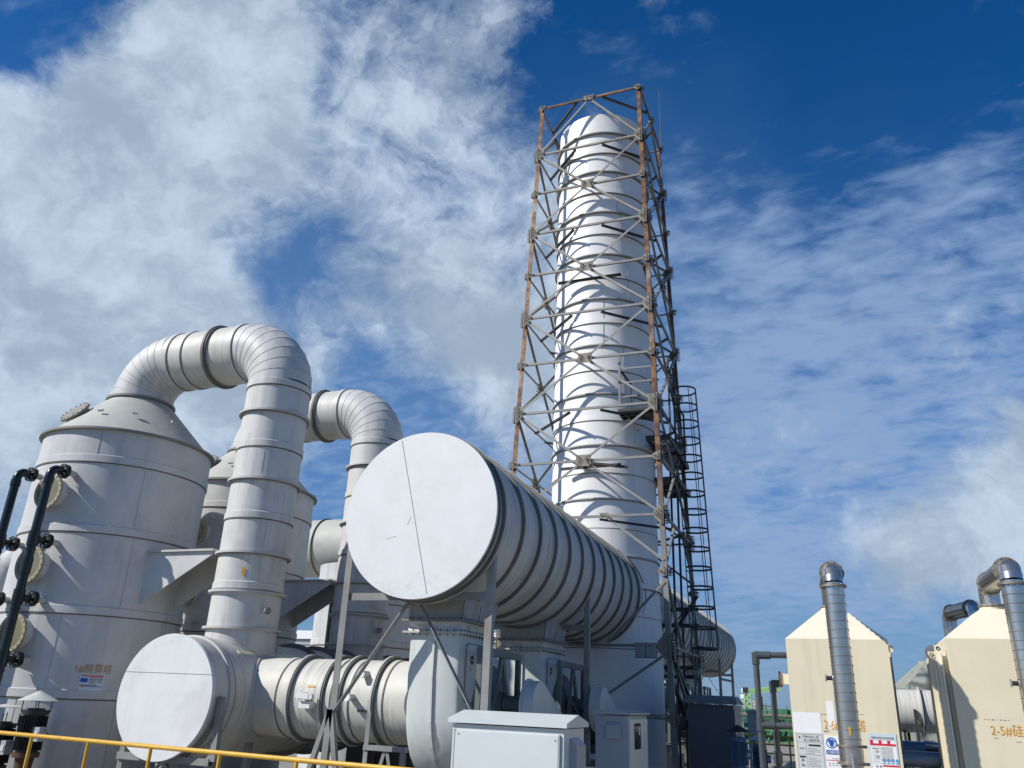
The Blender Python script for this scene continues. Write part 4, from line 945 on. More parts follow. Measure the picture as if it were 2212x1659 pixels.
m = MB(); m.prism([(-2.27, 13.44, 1.67), (-1.46, 13.44, 1.67), (-1.46, 13.44, 1.73), (-1.52, 13.6, 1.79), (-2.2, 13.6, 1.79), (-2.27, 13.44, 1.73)], (0, .01, 0)); m.hexa([(-2.27, 13.45, 1.67), (-1.46, 13.45, 1.67), (-1.46, 14.55, 1.67), (-2.27, 14.55, 1.67), (-2.20, 13.62, 1.79), (-1.53, 13.62, 1.79), (-1.53, 14.40, 1.79), (-2.20, 14.40, 1.79)]); part('roof', m, FL, t, smooth=0)
m = MB(); m.box((-1.52, 13.53, .05), (-1.508, 14.47, 1.60)); part('door', m, CAB3, t, smooth=0)
def small_cab(x0, x1, y0, y1, h, label, win=True, mm=CAB2):
    t = thing('meter_cabinet', label, 'cabinet', ((x0+x1)/2, (y0+y1)/2, 0), 'small cabinets behind the pumps')
    m = MB(); m.box((x0, y0, 0), (x1, y1, h)); part('body', m, mm, t, smooth=0)
    m = MB(); xm = (x0+x1)/2; m.prism([(x0-.03, y0-.03, h+.005), (x1+.03, y0-.03, h+.005), (x1+.03, y0-.03, h+.03), (xm, y0-.03, h+.07), (x0-.03, y0-.03, h+.03)], (0, y1-y0+.06, 0)); part('roof', m, mm, t, smooth=0)
    if win:
        m = MB(); m.box((x1, y0+.03, .05), (x1+.01, y1-.03, h-.04)); dr = part('door', m, CAB, t, smooth=0)
        m = MB(); m.box((x1+.01, y0+.25*(y1-y0), h-.36), (x1+.014, y0+.45*(y1-y0), h-.08)); part('window', m, GLS, dr, smooth=0)
small_cab(-2.08, -1.86, 17.0, 18.2, 1.40, 'small grey cabinet with slot window behind the dark capped pump')
small_cab(-1.95, -1.72, 19.9, 20.7, 1.53, 'grey peaked cabinet left of the grey pipes', False)
m = MB(); m.box((-2.15, 16.0, 1.55), (-1.70, 16.6, 1.66)); m.box((-1.80, 16.1, 0), (-1.76, 16.14, 1.55)); m.box((-2.10, 16.1, 0), (-2.06, 16.14, 1.55))
single('lamp_canopy', m, CAB2, (-1.95, 16.3, 0), 'small flat grey canopy on posts beside the dark cabinet', 'canopy', smooth=0)

# ------------------------------------------------------------ cream scrubber boxes on the right
CAM_SCALE = .5667; CAM_ZOFF = .715; LO = -CAM_ZOFF/CAM_SCALE  # group below is shrunk and brought nearer about the camera position
def cream_box(x0, x1, yf, dep, zw, zt, label, mm=CRM, flx=None, front_only=False):
    t = thing('scrubber_box', label, 'scrubber', ((x0+x1)/2, yf, 0), 'cream box scrubbers with hipped tops')
    yb = yf+dep; xm = (x0+x1)/2 if flx is None else flx
    m = MB(); m.box((x0, yf, LO), (x1, yb, zw)); part('body', m, mm, t, smooth=0)
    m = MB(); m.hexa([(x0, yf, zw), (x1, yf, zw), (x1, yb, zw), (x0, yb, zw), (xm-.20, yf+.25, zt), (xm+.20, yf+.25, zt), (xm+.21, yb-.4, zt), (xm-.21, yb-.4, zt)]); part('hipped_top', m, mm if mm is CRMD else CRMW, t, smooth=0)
    m = MB(); m.cyl((xm, yf+.46, zt-.03), (xm, yf+.46, zt+.09), .18, 32); part('neck', m, mm, t)
    m = MB()
    m.box((x1, yf+.02, zw-.19), (x1+.07, yf+.05, zw-.09)); m.box((x1, yf+.0, zw-.27), (x1+.02, yf+.06, zw-.19)); part('lifting_lug', m, mm, t, smooth=0)
    return t
bx1 = cream_box(-.75, .85, 15.0, 1.55, 2.765, 3.26, 'cream hipped scrubber box with posters, left of the two')
bx2 = cream_box(1.71, 3.30, 15.0, 1.55, 2.80, 3.28, 'cream hipped scrubber box cut by the right edge', flx=2.51)
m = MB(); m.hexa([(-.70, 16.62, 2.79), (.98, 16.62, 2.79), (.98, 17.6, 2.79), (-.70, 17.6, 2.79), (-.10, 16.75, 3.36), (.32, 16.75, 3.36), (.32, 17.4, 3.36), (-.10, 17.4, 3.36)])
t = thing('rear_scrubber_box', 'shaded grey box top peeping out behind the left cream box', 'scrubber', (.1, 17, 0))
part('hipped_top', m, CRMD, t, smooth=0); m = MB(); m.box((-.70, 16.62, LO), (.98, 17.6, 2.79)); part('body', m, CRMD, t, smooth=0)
# bolted side flange frames of the right box
for j, (xx, zt) in enumerate(((1.547, 2.70), (1.445, 2.60))):
    m = MB(); m.box((xx-.01, 15.10+.02*j, LO), (xx+.09, 15.15+.02*j, zt)); m.box((xx+.055, 15.05, LO), (xx+.078, 15.10, zt-.12))
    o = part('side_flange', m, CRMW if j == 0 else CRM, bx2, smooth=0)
    m = MB(); m.ring((xx+.04, 15.09, zt-.05), (0,1,0), .018, .030, 0, .008, 20); part('lifting_eye', m, INK, o)
m = MB(); m.box((1.50, 15.17, LO), (1.71, 16.3, 2.54)); part('inlet_box', m, CRM, bx2, smooth=0)
for j in range(4):
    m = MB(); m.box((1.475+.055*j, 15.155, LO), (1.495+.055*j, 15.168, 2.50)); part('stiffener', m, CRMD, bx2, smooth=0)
# inlet flange stub on left side of left box
m = MB(); m.box((-.90, 15.28, 2.03), (-.75, 15.50, 2.20)); st = part('side_inlet', m, CRM, bx1, smooth=0)
m = MB(); m.box((-.925, 15.24, 1.99), (-.90, 15.54, 2.24)); part('inlet_flange', m, RUST, st, smooth=0)
# paint marks and lettering
def wallq(x0, z0, x1, z1, y, dy=.0): return rect_xy(x0, z0, x1, z1, 0)
def on_wall(mb, y): mb.v = [V((v.x, y-v.z, v.y)) for v in mb.v]; return mb
def deco(name, rects, mm, y, parent, label=None):
    m = MB()
    for r_ in rects: q = rect_xy(*r_); m.add(q.v, q.f)
    on_wall(m, y); return part(name, m, mm, parent, label, smooth=0)
YW = 15.0
deco('white_sheet', [(-.735, 1.285, -.30, 1.60)], WPNT, YW-.004, bx1)
deco('cover_strip', [(-.20, 1.36, -.085, 1.79)], WPNT, YW-.004, bx1)
m = fit_text('2-6#硅烷塔', .62, .175); m.v = [V((v.x+.055, YW-.006, v.y+1.435)) for v in m.v]; part('lettering', m, ORG, bx1, 'orange box number lettering', smooth=0)
deco('worn_marks', [(-.30, 1.578, -.19, 1.586), (.24, 1.60, .36, 1.606), (-.27, 1.315, -.20, 1.335)], FL, YW-.003, bx1)
m = fit_text('2-5#硅烷塔', .734, .17); m.v = [V((v.x+2.50, 15.0-.006, v.y+1.467)) for v in m.v]; part('lettering', m, ORG, bx2, 'orange box number lettering', smooth=0)
deco('worn_marks', [(2.07+.052*i, 1.608-.004*(i % 3), 2.10+.052*i, 1.616-.004*(i % 2)) for i in range(7)]+[(2.16, 1.345, 2.22, 1.353), (2.45, 1.307, 2.52, 1.314)], FL, 15.0-.003, bx2)
# poster 1: confined-space notice
def txt(body, cx, cz, w_, h_, y, mm, parent, name='lettering'):
    m = fit_text(body, w_, h_); m.v = [V((v.x+cx, y, v.y+cz)) for v in m.v]; return part(name, m, mm, parent, smooth=0)
def board(name, x0, z0, x1, z1, y, mm, label):
    m = MB(); m.box((x0, y-.006, z0), (x1, y-.001, z1)); return single(name, m, mm, ((x0+x1)/2, y, (z0+z1)/2), label, 'sign', 'notices on the left cream box', smooth=0)
Y1 = YW-.004; yp = Y1-.008
p1 = board('warning_poster', -.715, .35, -.29, 1.28, Y1, PAP, 'grey table-style notice on the left side of the cream box')
deco('rules', [(-.70, 1.262, -.305, 1.266), (-.70, .37, -.696, 1.266), (-.309, .37, -.305, 1.266), (-.70, 1.145, -.305, 1.149), (-.565, .37, -.561, 1.147), (-.70, .965, -.563, .969)], INKG, yp, p1)
txt('严禁无关人员', -.485, 1.228, .245, .040, yp, INK, p1); txt('进入有限空间', -.475, 1.178, .245, .040, yp, INK, p1)
m = MB(); m.poly([(-.672, yp, 1.225), (-.648, yp, 1.235), (-.640, yp, 1.215), (-.652, yp, 1.205), (-.644, yp, 1.190), (-.664, yp, 1.205)]); part('emblem', m, INK, p1, smooth=0)
txt('洗涤塔', -.632, 1.05, .085, .026, yp, INK, p1)
hb = deco('heading_bar', [(-.525, 1.09, -.345, 1.118), (-.675, .915, -.585, .942)], INK, yp, p1)
deco('body_text', [(-.545, 1.055-.024*j, -.545+(.21 if j % 3 else .14)-.01*((j*5) % 4), 1.060-.024*j) for j in range(12) if j != 5], INKG, yp, p1)
m = MB()
for zz_ in (.865, .790): m.prism([(-.662, yp, zz_), (-.602, yp, zz_), (-.632, yp, zz_+.045)], (0, -.002, 0))
part('hazard_triangle', m, INKG, p1, smooth=0)
def disc(cx, cz, r, y, mm, parent, name, n=28):
    m = MB(); m.poly([(cx+cos(2*pi*i/n)*r, y, cz+sin(2*pi*i/n)*r) for i in range(n)]); return part(name, m, mm, parent, smooth=0)
for i in range(3): disc(-.50+.065*i, .745, .026, yp, LBLU, p1, 'pictogram')
# poster 2: ear protection
p2 = board('ear_protection_sign', -.285, .35, -.02, 1.265, Y1, WPNT, 'white sign with round blue ear protection symbol beside the steel duct')
disc(-.172, 1.155, .082, yp, BLUP, p2, 'blue_disc'); disc(-.172, 1.155, .066, yp-.002, WPNT, p2, 'white_field')
m = MB(); m.poly([(-.212, yp-.004, 1.18), (-.20, yp-.004, 1.205), (-.144, yp-.004, 1.205), (-.132, yp-.004, 1.18), (-.138, yp-.004, 1.14), (-.150, yp-.004, 1.105), (-.172, yp-.004, 1.095), (-.194, yp-.004, 1.105), (-.206, yp-.004, 1.14)]); part('head_symbol', m, BLUP, p2, smooth=0)
m = MB(); m.tube([(-.172+cos(rad(a))*.052, yp-.006, 1.175+sin(rad(a))*.052) for a in range(-10, 191, 20)], .004, 5); part('ear_muff_band', m, BLUP, p2, smooth=0)
lb = deco('caption_bar', [(-.265, .985, -.04, 1.05)], BLUP, yp, p2); txt('必须戴护耳器', -.155, 1.018, .20, .042, yp-.002, WPNT, p2)
txt('职业病危害', -.12, .925, .12, .018, yp, INK, p2); deco('red_line', [(-.275, .895, -.03, .905)], RED, yp, p2)
deco('small_print', [(-.24+.05*i, .82+.03*j, -.21+.05*i, .832+.03*j) for i in range(4) for j in range(2)], INKG, yp, p2)
# poster 3: risk notice
p3 = board('risk_notice', .375, .35, .795, 1.335, Y1, PAPB, 'pale blue notice with red header on the right side of the cream box')
txt('有限空间安全风险告知牌', .595, 1.268, .33, .036, yp, INK, p3)
deco('pale_panel', [(.405, .40, .775, 1.225)], WPNT, yp+.001, p3)
deco('red_footer', [(.555, .855, .785, .88)], RED, yp-.001, p3)
deco('red_header', [(.405, 1.185, .45, 1.235), (.53, 1.185, .575, 1.235), (.655, 1.185, .70, 1.235), (.405, 1.155, .775, 1.186)], RED, yp-.001, p3)
deco('table_rules', [(.41, 1.135-.0, .54, 1.137), (.41, 1.09, .54, 1.092), (.41, 1.02, .54, 1.022), (.41, .95, .54, .952), (.455, .84, .457, 1.09), (.54, .84, .542, 1.14), (.41, .90, .54, .902)], INKG, yp-.001, p3)
deco('small_print', [(.555, 1.13-.0175*j, .555+.17+.04*((j*3) % 3)/2, 1.135-.0175*j) for j in range(12)]+[(.42, 1.115, .53, 1.12), (.43, 1.105, .52, 1.11)]+[(.467, 1.075-.012*j, .52, 1.08-.012*j) for j in range(3)]+[(.467, 1.005-.012*j, .525, 1.01-.012*j) for j in range(4)]+[(.418, 1.055, .445, 1.06), (.418, .985, .445, .99), (.418, .925, .445, .93), (.467, .925, .52, .93)], INKG, yp-.002, p3)
for i in range(4): disc(.582+.062*i, .945, .026, yp-.001, LBLU, p3, 'pictogram')
deco('caption_bar', [(.557+.062*i, .895, .605+.062*i, .912) for i in range(4)], LBLU, yp-.001, p3)
m = MB()
for i in range(2): m.prism([(.46+.045*i, yp-.001, .845), (.49+.045*i, yp-.001, .845), (.475+.045*i, yp-.001, .872)], (0, -.002, 0))
part('hazard_triangle', m, INK, p3, smooth=0)

# ------------------------------------------------------------ stainless goosenecks
def steel_goose(xn, yn, zn, xp, yp_, ztop, label, low=True):
    t = thing('steel_duct', label, 'duct', (xn, yn, zn), 'shiny stainless goosenecks on the cream boxes')
    r = .154; br = .185
    d = V((xp-xn, yp_-yn, 0)); L_ = d.length; d.normalize(); up = V((0,0,1)); side = d.cross(up)
    c0 = V((xn, yn, 0)); c1 = V((xp, yp_, 0))
    m = MB(); m.tube([c0+up*zn, c0+up*(ztop-br)], r, 36, cap=False); part('neck_duct', m, SS, t)
    E1 = [c0+d*br*(1-cos(rad(a)))+up*(ztop-br+br*sin(rad(a))) for a in (0, 22.5, 45, 67.5, 90)]
    E2 = [c1-d*br*(1-cos(rad(a)))+up*(ztop-br+br*sin(rad(a))) for a in (90, 67.5, 45, 22.5, 0)]
    for E_ in (E1, E2):
        m = MB(); m.tube(E_, r, 36, cap=False); e = part('elbow', m, SS, t, smooth=12)
        m = MB()
        for p, tg in ((E_[1], 0), (E_[3], 0)):
            i = E_.index(p); tdir = (E_[i+1]-E_[i-1]).normalized(); a = side; b = tdir.cross(a)
            m.tube([p+(a*cos(2*pi*k/36)+b*sin(2*pi*k/36))*r*1.01 for k in range(36)], .005, 5, closed=True)
        part('elbow_seams', m, SSF, e)
    m = MB(); prof = []; n = 16; a0, a1 = br+.03, L_-br-.03
    if a1 > a0+.1:
        for i in range(n+1): s_ = a0+(a1-a0)*i/n; prof += [(r-.004, s_), (r+.012, s_+(a1-a0)/n/2)]
        prof = prof[:-1]
    m.lathe(c0+up*ztop, d, prof or [(r, br), (r, L_-br)], 40); part('corrugated_duct', m, SS, t, smooth=80)
    for c, ax in ((c0+d*br+up*ztop, d), (c1-d*br+up*ztop, d)):
        m = MB(); m.ring(c, ax, r-.01, r+.034, -.012, .012, 36); f = part('flange', m, SSF, t)
        m = MB(); bolts_ring(m, c, ax, r+.02, 10, .008, .05); part('bolt_circle', m, BOLT, f)
    for zf in ((zn+.02,) if not low else (zn+.02, ztop-br-.05)):
        c = c0 if zf == zn+.02 else c1
        m = MB(); m.ring(c+up*zf, up, r-.01, r+.042, -.014, .014, 36); f = part('flange', m, SSF, t)
        m = MB(); bolts_ring(m, c+up*zf, up, r+.026, 12, .008, .06); part('bolt_circle', m, BOLT, f)
    m = MB(); zb = 1.16 if low else LO; m.lathe(c1, up, [(r, zb), (r, ztop-br)], 36); pipe = part('down_duct', m, SS, t)
    m = MB(); z = zb+.10
    while z < ztop-br-.1:
        m.tube([c1+V((cos(2*pi*k/36)*(r+.002), sin(2*pi*k/36)*(r+.002), z+.02*k/36-.01)) for k in range(36)], .005, 5, closed=True); z += .128
    part('spiral_seams', m, SSF, pipe)
    if low:
        for (za, zb_, rr, hh) in ((1.17, 0, r+.035, .03), (.94, 0, r+.045, .035)):
            m = MB(); m.ring(c1+up*za, up, r-.01, rr, -hh/2, hh/2, 36); f = part('flange', m, SSF, t)
            m = MB(); m.box((c1.x+rr-.02, c1.y-.02, za-.02), (c1.x+rr+.04, c1.y+.0, za+.02)); part('clamp_lug', m, SSF, f)
        m = MB(); m.lathe(c1, up, [(r, LO), (r, .90), (r+.012, .92), (r+.014, 1.16)], 36); part('damper_section', m, SS, t)
        m = MB(); m.beam(c1+V((.0, -r-.035, 1.06)), c1+V((.01, -r-.05, .88)), .03, .012, (0,1,0)); m.cyl(c1+V((0, -r, 1.06)), c1+V((0, -r-.05, 1.06)), .02, 12); part('damper_lever', m, NUT, t)
        m = MB(); m.cyl(c1+V((-r+.01, 0, 2.10)), c1+V((-r-.08, 0, 2.10)), .032, 16); st = part('port_stub', m, INK, t)
        m = MB(); m.cyl(c1+V((-r-.08, 0, 2.10)), c1+V((-r-.10, 0, 2.10)), .055, 20); m.cyl(c1+V((-r+.02, 0, 2.10)), c1+V((-r-.0, 0, 2.10)), .055, 20); part('port_flange', m, NUT, st)
        m = MB(); m.poly([(-.014, 0, -.06), (.014, 0, -.06), (.014, 0, .02), (.03, 0, .02), (0, 0, .06), (-.03, 0, .02), (-.014, 0, .02)])
        m.v = [c1+V((v.x+.01, -sqrt((r+.006)**2-(v.x+.01)**2), 1.38+v.z)) for v in m.v]; part('flow_arrow', m, YEL, t, smooth=0)
    return t
steel_goose(.06, 15.46, 3.31, .10, 13.67, 3.69, 'shiny steel duct hooking over the left cream box')
steel_goose(2.51, 15.46, 3.33, 2.54, 13.67, 3.70, 'shiny steel gooseneck over the right cream box, at the right edge')

# ------------------------------------------------------------ grey plastic pipes left of the cream box
t = thing('grey_pipe_loop', 'tall grey plastic pipe bending into the left cream box', 'pipe', (-1.305, 15.5, 0), 'grey plastic pipes')
m = MB(); m.tube([(-1.305, 15.5, LO), (-1.305, 15.5, 2.475), (-1.27, 15.5, 2.516), (-.74, 15.5, 2.516), (-.74, 15.6, 2.516)], .052, 20, cap=True); part('pipe', m, PVC, t, smooth=40)
m = MB(); m.cyl((-1.305, 15.5, 2.35), (-1.305, 15.5, 2.556), .066, 20); m.cyl((-1.325, 15.5, 2.511), (-1.05, 15.5, 2.511), .066, 20); part('elbow', m, PVC, t)
m = MB(); m.cyl((-1.305, 15.5, 1.36), (-.74, 15.5, 1.37), .050, 20); m.cyl((-1.305, 15.5, 1.26), (-1.305, 15.5, 1.50), .066, 20); m.cyl((-1.305, 15.5, 1.36), (-1.06, 15.5, 1.363), .064, 20); part('tee', m, PVC, t)
m = MB(); m.cyl((-.775, 15.5, 2.516), (-.755, 15.5, 2.516), .10, 24); part('flange', m, PVC, t)
t = thing('grey_pipe_bend', 'shorter grey plastic pipe standing just left of the cream box', 'pipe', (-1.07, 15.8, 0), 'grey plastic pipes')
m = MB(); m.tube([(-1.07, 15.8, LO), (-1.07, 15.8, 2.0), (-1.04, 15.8, 2.05), (-.9, 15.8, 2.05)], .050, 20); part('pipe', m, PVC, t, smooth=40)
m = MB(); m.cyl((-1.07, 15.8, 1.90), (-1.07, 15.8, 2.09), .064, 20); m.cyl((-1.09, 15.8, 2.05), (-.96, 15.8, 2.05), .064, 20); part('elbow', m, PVC, t)
m = MB(); m.cyl((-1.07, 15.8, .75), (-1.07, 15.8, .95), .075, 20); m.cyl((-1.07, 15.8, .6), (-1.07, 15.8, .72), .11, 20); part('valve', m, PVC, t)

# ------------------------------------------------------------ between the boxes
for (z, x_) in ((.98, 1.2), (.70, 1.2)):
    m = MB(); m.cyl((.4, 16.3+.3*(1-z), z-.05), (3.0, 16.3+.3*(1-z), z-.05), .13, 32)
    single('blue_duct', m, BLU, (x_, 16.4, z), 'blue steel pipe low between the cream boxes, %s one' % ('upper' if z > .9 else 'lower'), 'pipe', 'blue pipes low between the boxes')
m = MB(); m.cyl((.8, 17.9, 1.02), (3.2, 17.9, 1.02), .15, 32)
single('blue_back_duct', m, BLU, (1.5, 17.9, 1.02), 'dark blue pipe behind the posts under the white cross duct', 'pipe')
t = thing('valve_cluster', 'jumble of pale flanged fittings under the white cross duct', 'fitting', (1.55, 17.5, 1.1))
for (x_, z_, r_, h_) in ((1.48, 1.20, .10, .02), (1.56, 1.13, .16, .025), (1.52, 1.06, .14, .02), (1.60, 1.03, .16, .02)):
    m = MB(); m.cyl((x_, 17.5, z_-h_), (x_, 17.5, z_), r_, 20); part('flange', m, NUT if z_ > 1.1 else BLK, t)
m = MB(); m.cyl((1.55, 17.5, LO), (1.55, 17.5, 1.05), .07, 16); part('stem', m, PVC, t)
m = MB(); m.tube([(1.52, 16.1, .55), (1.52, 16.1, .78), (1.56, 16.1, .86), (1.62, 16.1, .88)], .075, 20); 
single('elbow_fitting', m, FLW, (1.52, 16.1, 0.55), 'white pipe elbow in front of the blue pipes at the bottom edge', 'fitting')
CAM_SCALE, CAM_ZOFF, LO = 1.0, 0.0, 0.0
t = thing('white_cross_duct', 'white streaked horizontal duct between the two cream boxes', 'duct', (.9, 12.0, 1.68))
m = MB(); m.lathe((0, 12.0, 1.68), (1,0,0), [(.253, .15), (.253, 2.1)], 64); part('shell', m, FRPX, t)
m = MB(); m.ring((0, 12.0, 1.68), (1,0,0), .245, .292, .953, .967, 64); f = part('flange', m, FLW, t); m = MB(); m.ring((0, 12.0, 1.68), (1,0,0), .245, .284, .968, .977, 64); part('flange_side', m, BOLT, f)
for x_, y_, z_ in ((.873, 11.72, 1.70), (.74, 11.9, 1.44), (.80, 12.2, 1.44)):
    m = MB(); m.beam((x_, y_, 0), (x_, y_, z_), .032, .032, (0,1,0)); part('support_post', m, BLK, t)
# shaded boxes and steel ducts farther back
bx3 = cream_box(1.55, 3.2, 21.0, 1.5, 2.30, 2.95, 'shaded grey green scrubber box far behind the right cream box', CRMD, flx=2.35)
steel_goose(2.60, 21.6, 3.0, 2.98, 20.3, 3.86, 'steel gooseneck seen over the slope of the right cream box', False)
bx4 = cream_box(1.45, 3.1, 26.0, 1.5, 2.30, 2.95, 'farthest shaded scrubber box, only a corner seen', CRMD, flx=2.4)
steel_goose(2.62, 26.8, 2.9, 2.75, 25.4, 3.30, 'farthest steel gooseneck, above the side flanges of the right box', False)
m = MB(); m.box((.6, 30, 0), (9, 36, 1.35)); m.box((.5, 29.9, 1.35), (9.1, 36.1, 1.45))
single('low_white_building', m, WALLW, (4, 33, 0), 'low white building glimpsed under the white cross duct', 'building', smooth=0)

# ------------------------------------------------------------ things behind the left tanks
t = thing('rear_tank', 'grey banded tank with horizontal drum on top behind the second gooseneck', 'tank', (-10.0, 16.5, 0))
m = MB(); m.lathe((-10.0, 16.5, 0), (0,0,1), [(1.15, 0), (1.15, 4.3)], 72); part('shell', m, TANK, t)
for z in (1.6, 2.6, 3.5):
    m = MB(); m.lathe((-10.0, 16.5, 0), (0,0,1), [(1.15, z+.08), (1.17, z+.07), (1.17, z-.05), (1.15, z-.06)], 72); b = part('band', m, FRPZ, t)
    m = MB(); m.ring((-10.0, 16.5, 0), (0,0,1), 1.15, 1.16, z-.075, z-.058, 72); part('seam', m, SEAM, b)
m = MB(); m.lathe((0, 17, 4.93), (1,0,0), [(.001, -14), (.71, -14), (.71, -8.2), (.001, -8.2)], 72); dm = part('drum', m, CONE, t, smooth=40)
m = MB(); m.ring((0, 17, 4.93), (1,0,0), .70, .745, -11.62, -11.60, 72); part('drum_rib', m, SEAM, dm)
t = thing('rear_black_pipe', 'black flanged pipe standing behind the second gooseneck riser', 'pipe', (-8.9, 13.6, 0))
m = MB(); m.cyl((-9.02, 13.6, 0), (-9.02, 13.6, 3.4), .06, 16); part('pipe', m, BPVC, t)
for z in (1.95, 3.0):
    m = MB(); m.cyl((-9.02, 13.6, z), (-8.75, 13.6, z), .05, 14); m.cyl((-8.86, 13.6, z), (-8.82, 13.6, z), .10, 18); m.cyl((-8.80, 13.6, z), (-8.76, 13.6, z), .10, 18); f = part('outlet', m, BPVC, t)
    m = MB(); bolts_ring(m, (-8.81, 13.55, z), (1,0,0), .08, 8, .01, .10); part('bolt_circle', m, NUT, f)
t = thing('long_white_building', 'long white flat roofed building behind the tanks', 'building', (-29, 42, 0))
m = MB(); m.box((-36, 40, -8), (-14, 46, 4.25)); part('wall', m, WALLW, t, smooth=0)
m = MB(); m.box((-36.2, 39.8, 4.25), (-13.8, 46.2, 4.7)); part('roof', m, WPNT, t, smooth=0)
m = MB(); m.box((-36, 39.93, 3.95), (-14, 39.99, 4.24)); part('gutter', m, CAB2, t, smooth=0)
t = thing('left_edge_duct', 'white bent duct at the left edge behind the near tank', 'duct', (-13.7, 10.3, 0))
m = MB(); m.tube([(-13.75, 10.3, 0), (-13.75, 10.3, 3.0), (-13.72, 10.3, 3.3), (-13.60, 10.3, 3.52), (-13.35, 10.3, 3.68), (-12.6, 10.3, 3.8)], .30, 40); part('shell', m, FRPZ, t, smooth=20)
m = MB(); m.ring((-13.75, 10.3, 0), (0,0,1), .29, .34, 2.98, 3.01, 40); part('flange', m, FL, t)

# ------------------------------------------------------------ scaffold, crane and city beyond
t = thing('scaffolded_block', 'building under construction wrapped in green netting and scaffold', 'building', (-3, 46, -9))
m = MB(); m.box((-16, 45.6, -9), (20, 60, 1.20)); part('netting', m, NETG, t, smooth=0)
m = MB()
for i in range(49): x_ = -16+.75*i; m.beam((x_, 45.3, -9), (x_, 45.3, 1.40+.12*((i*7) % 4)), .05, .05, (0,1,0))
part('scaffold_uprights', m, POLEG, t, smooth=0, kind='stuff')
m = MB()
for j in range(14): m.beam((-16, 45.26, -6+.55*j), (20, 45.26, -6+.55*j), .05, .05)
part('scaffold_ledgers', m, POLEG, t, smooth=0, kind='stuff')
m = MB()
for i in range(8): m.beam((-14+4*i, 45.2, -5), (-11+4*i, 45.2, 1.1), .06, .06)
part('scaffold_braces', m, POLEG, t, smooth=0, kind='stuff')
m = MB(); m.box((-16, 45.15, 1.26), (20, 45.22, 1.34)); part('top_ledge', m, mat('timber_edge', (.24, .17, .13), .8), t, smooth=0)
m = MB()
for i in range(36): m.box((-16+i, 45.4, 1.35), (-15.03+i, 45.45, 1.50+.05*((i*5) % 3)))
for i in range(73): m.box((-16+.5*i, 45.36, 1.3), (-15.96+.5*i, 45.39, 1.72+.05*((i*3) % 4)))
part('top_netting', m, mat('netting_pale', (.05, .20, .11), .8, var=.3), t, smooth=0, kind='stuff')
t = thing('tower_crane', 'lime green tower crane beyond the scaffold', 'crane', (-15.3, 160, -9))
def truss(p, q, w_, n, nm, mm, r=.09):
    p, q = V(p), V(q); d = (q-p).normalized(); up = V((0,0,1)) if abs(d.z) < .9 else V((0,1,0)); a = d.cross(up).normalized()*w_/2; b = a.cross(d).normalized()*w_/2
    m = MB(); c = [a+b, a-b, -a-b, -a+b]
    for k in c: m.beam(p+k, q+k, r, r)
    for i in range(n):
        s0 = p+(q-p)*i/n; s1 = p+(q-p)*(i+1)/n
        for k in range(4):
            m.beam(s0+c[k], s1+c[(k+1) % 4], r*.8, r*.8); m.beam(s0+c[k], s0+c[(k+1) % 4], r*.8, r*.8)
    part(nm, m, mm, t, smooth=0)
truss((-15.3, 160, -9), (-15.3, 160, 3.9), 1.1, 12, 'mast', CRG, .16)
truss((-15.0, 160, 4.2), (-9.4, 160, 5.0), .7, 11, 'jib', CRG, .13)
m = MB(); m.box((-16.3, 159.6, 3.9), (-15.2, 160.4, 4.9)); part('cab', m, INK, t, smooth=0)
m = MB(); m.box((-16.35, 159.5, 3.95), (-16.1, 160.4, 4.8)); m.box((-16.6, 159.6, 3.0), (-16.0, 160.3, 3.7)); part('counterweight', m, WPNT, t, smooth=0)
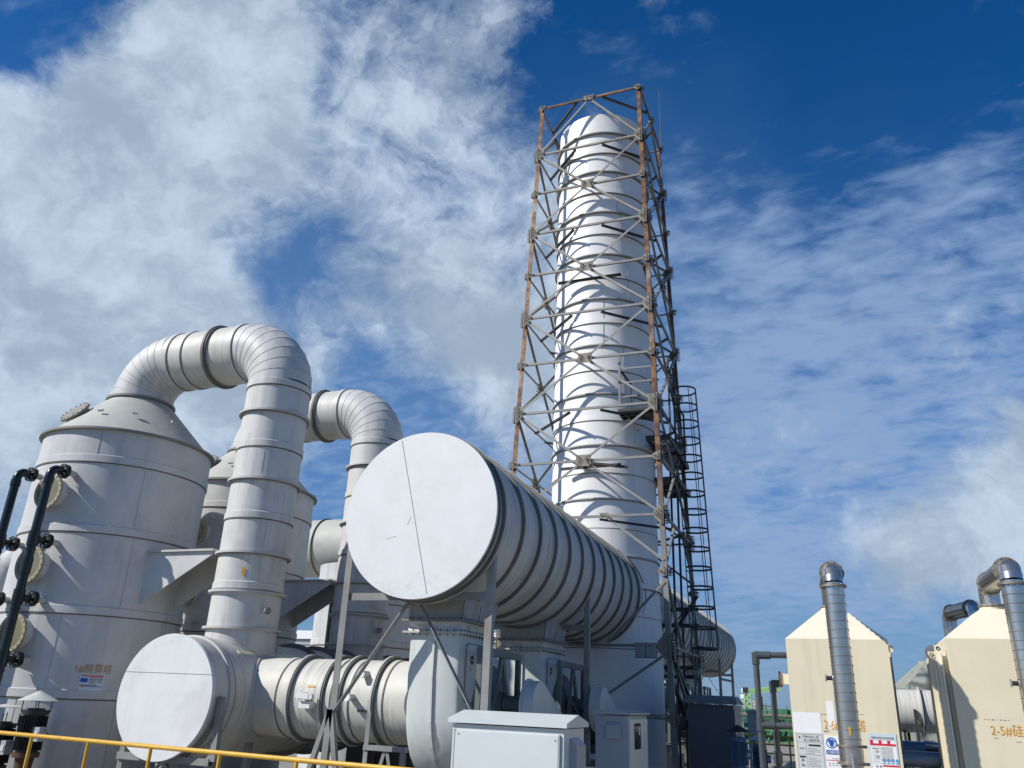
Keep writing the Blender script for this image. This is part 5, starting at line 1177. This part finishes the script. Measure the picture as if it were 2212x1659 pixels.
for i, (x0, x1, h, mm) in enumerate(((-42, -39.6, 4.2, APT), (-39.4, -37.2, 3.6, APTD), (-37, -34.6, 4.0, APT), (-34.3, -32.6, 3.3, APTD), (-32.4, -30.6, 2.4, APTD), (-30.4, -28.3, 1.4, APTD))):
    t = thing('apartment_block', ('pale tall apartment block left of the crane mast', 'grey apartment block just right of the palest one', 'beige topped apartment block right of the crane mast', 'bluish apartment block beside the grey pipe', 'low bluish apartment block right of the grey pipe', 'lowest distant apartment block near the cream box')[i], 'building', ((x0+x1)/2, 400, -9), 'distant apartment blocks')
    m = MB(); m.box((x0, 400, -9), (x1, 404, h)); m.box((x0+.5, 400.5, h), (x0+1.1, 402, h+.25)); part('wall', m, mm, t, smooth=0)
    m = MB()
    for r_ in range(10):
        for c_ in range(3): m.box((x0+.3+.7*c_, 399.9, h-.6-.55*r_), (x0+.65+.7*c_, 399.98, h-.35-.55*r_))
    part('window_bands', m, APTD if mm is APT else INKG, t, smooth=0)
t = thing('utility_pole', 'dark utility pole standing between the two grey pipes', 'pole', (-4.86, 60, -9))
m = MB(); m.cyl((-4.83, 60, -9), (-4.86, 60, 2.33), .07, 8); part('pole', m, BLK, t)
m = MB(); m.beam((-4.86, 60, 1.78), (-4.25, 60, 1.70), .05, .05); part('arm', m, BLK, t)
# small floor pipes, and the added dark skid, below the low duct
t = thing('base_pipework', 'dark low pipes and valves in the shade under the low duct', 'pipe', (-5.6, 9.6, 0))
for j in range(3):
    m = MB(); m.cyl((-6.0, 9.2+.5*j, .35+.12*j), (-3.0, 9.2+.5*j, .35+.12*j), .06, 14); part('pipe', m, BPVC, t)
t = thing('added_dark_skid', 'added dark steel skid standing in for the shade beneath the branch duct and fans', 'platform', (-5, 9.9, 0))  # dark mass added so the space under the ducts stays black
m = MB(); m.box((-6.15, 9.45, .62), (-3.3, 10.3, .70)); part('deck', m, BLK, t, smooth=0)
m = MB(); m.box((-6.15, 9.50, 0), (-3.3, 9.53, .62)); part('skirt', m, BLK, t, smooth=0)
for x_ in (-6.1, -5.4, -4.7, -4.0, -3.35):
    m = MB(); m.beam((x_, 9.44, 0), (x_, 9.44, 1.08), .05, .05, (0,1,0)); part('post', m, BLK, t)
m = MB(); m.beam((-6.1, 9.44, 1.06), (-3.35, 9.44, 1.06), .05, .05); part('rail', m, BLK, t)
m = MB(); m.box((-5.9, 9.6, .70), (-4.9, 10.2, 1.05)); m.box((-4.6, 9.6, .70), (-3.7, 10.2, 1.0)); part('dark_blocks', m, MOTK, t, smooth=0)
print('objects', len(bpy.data.objects))
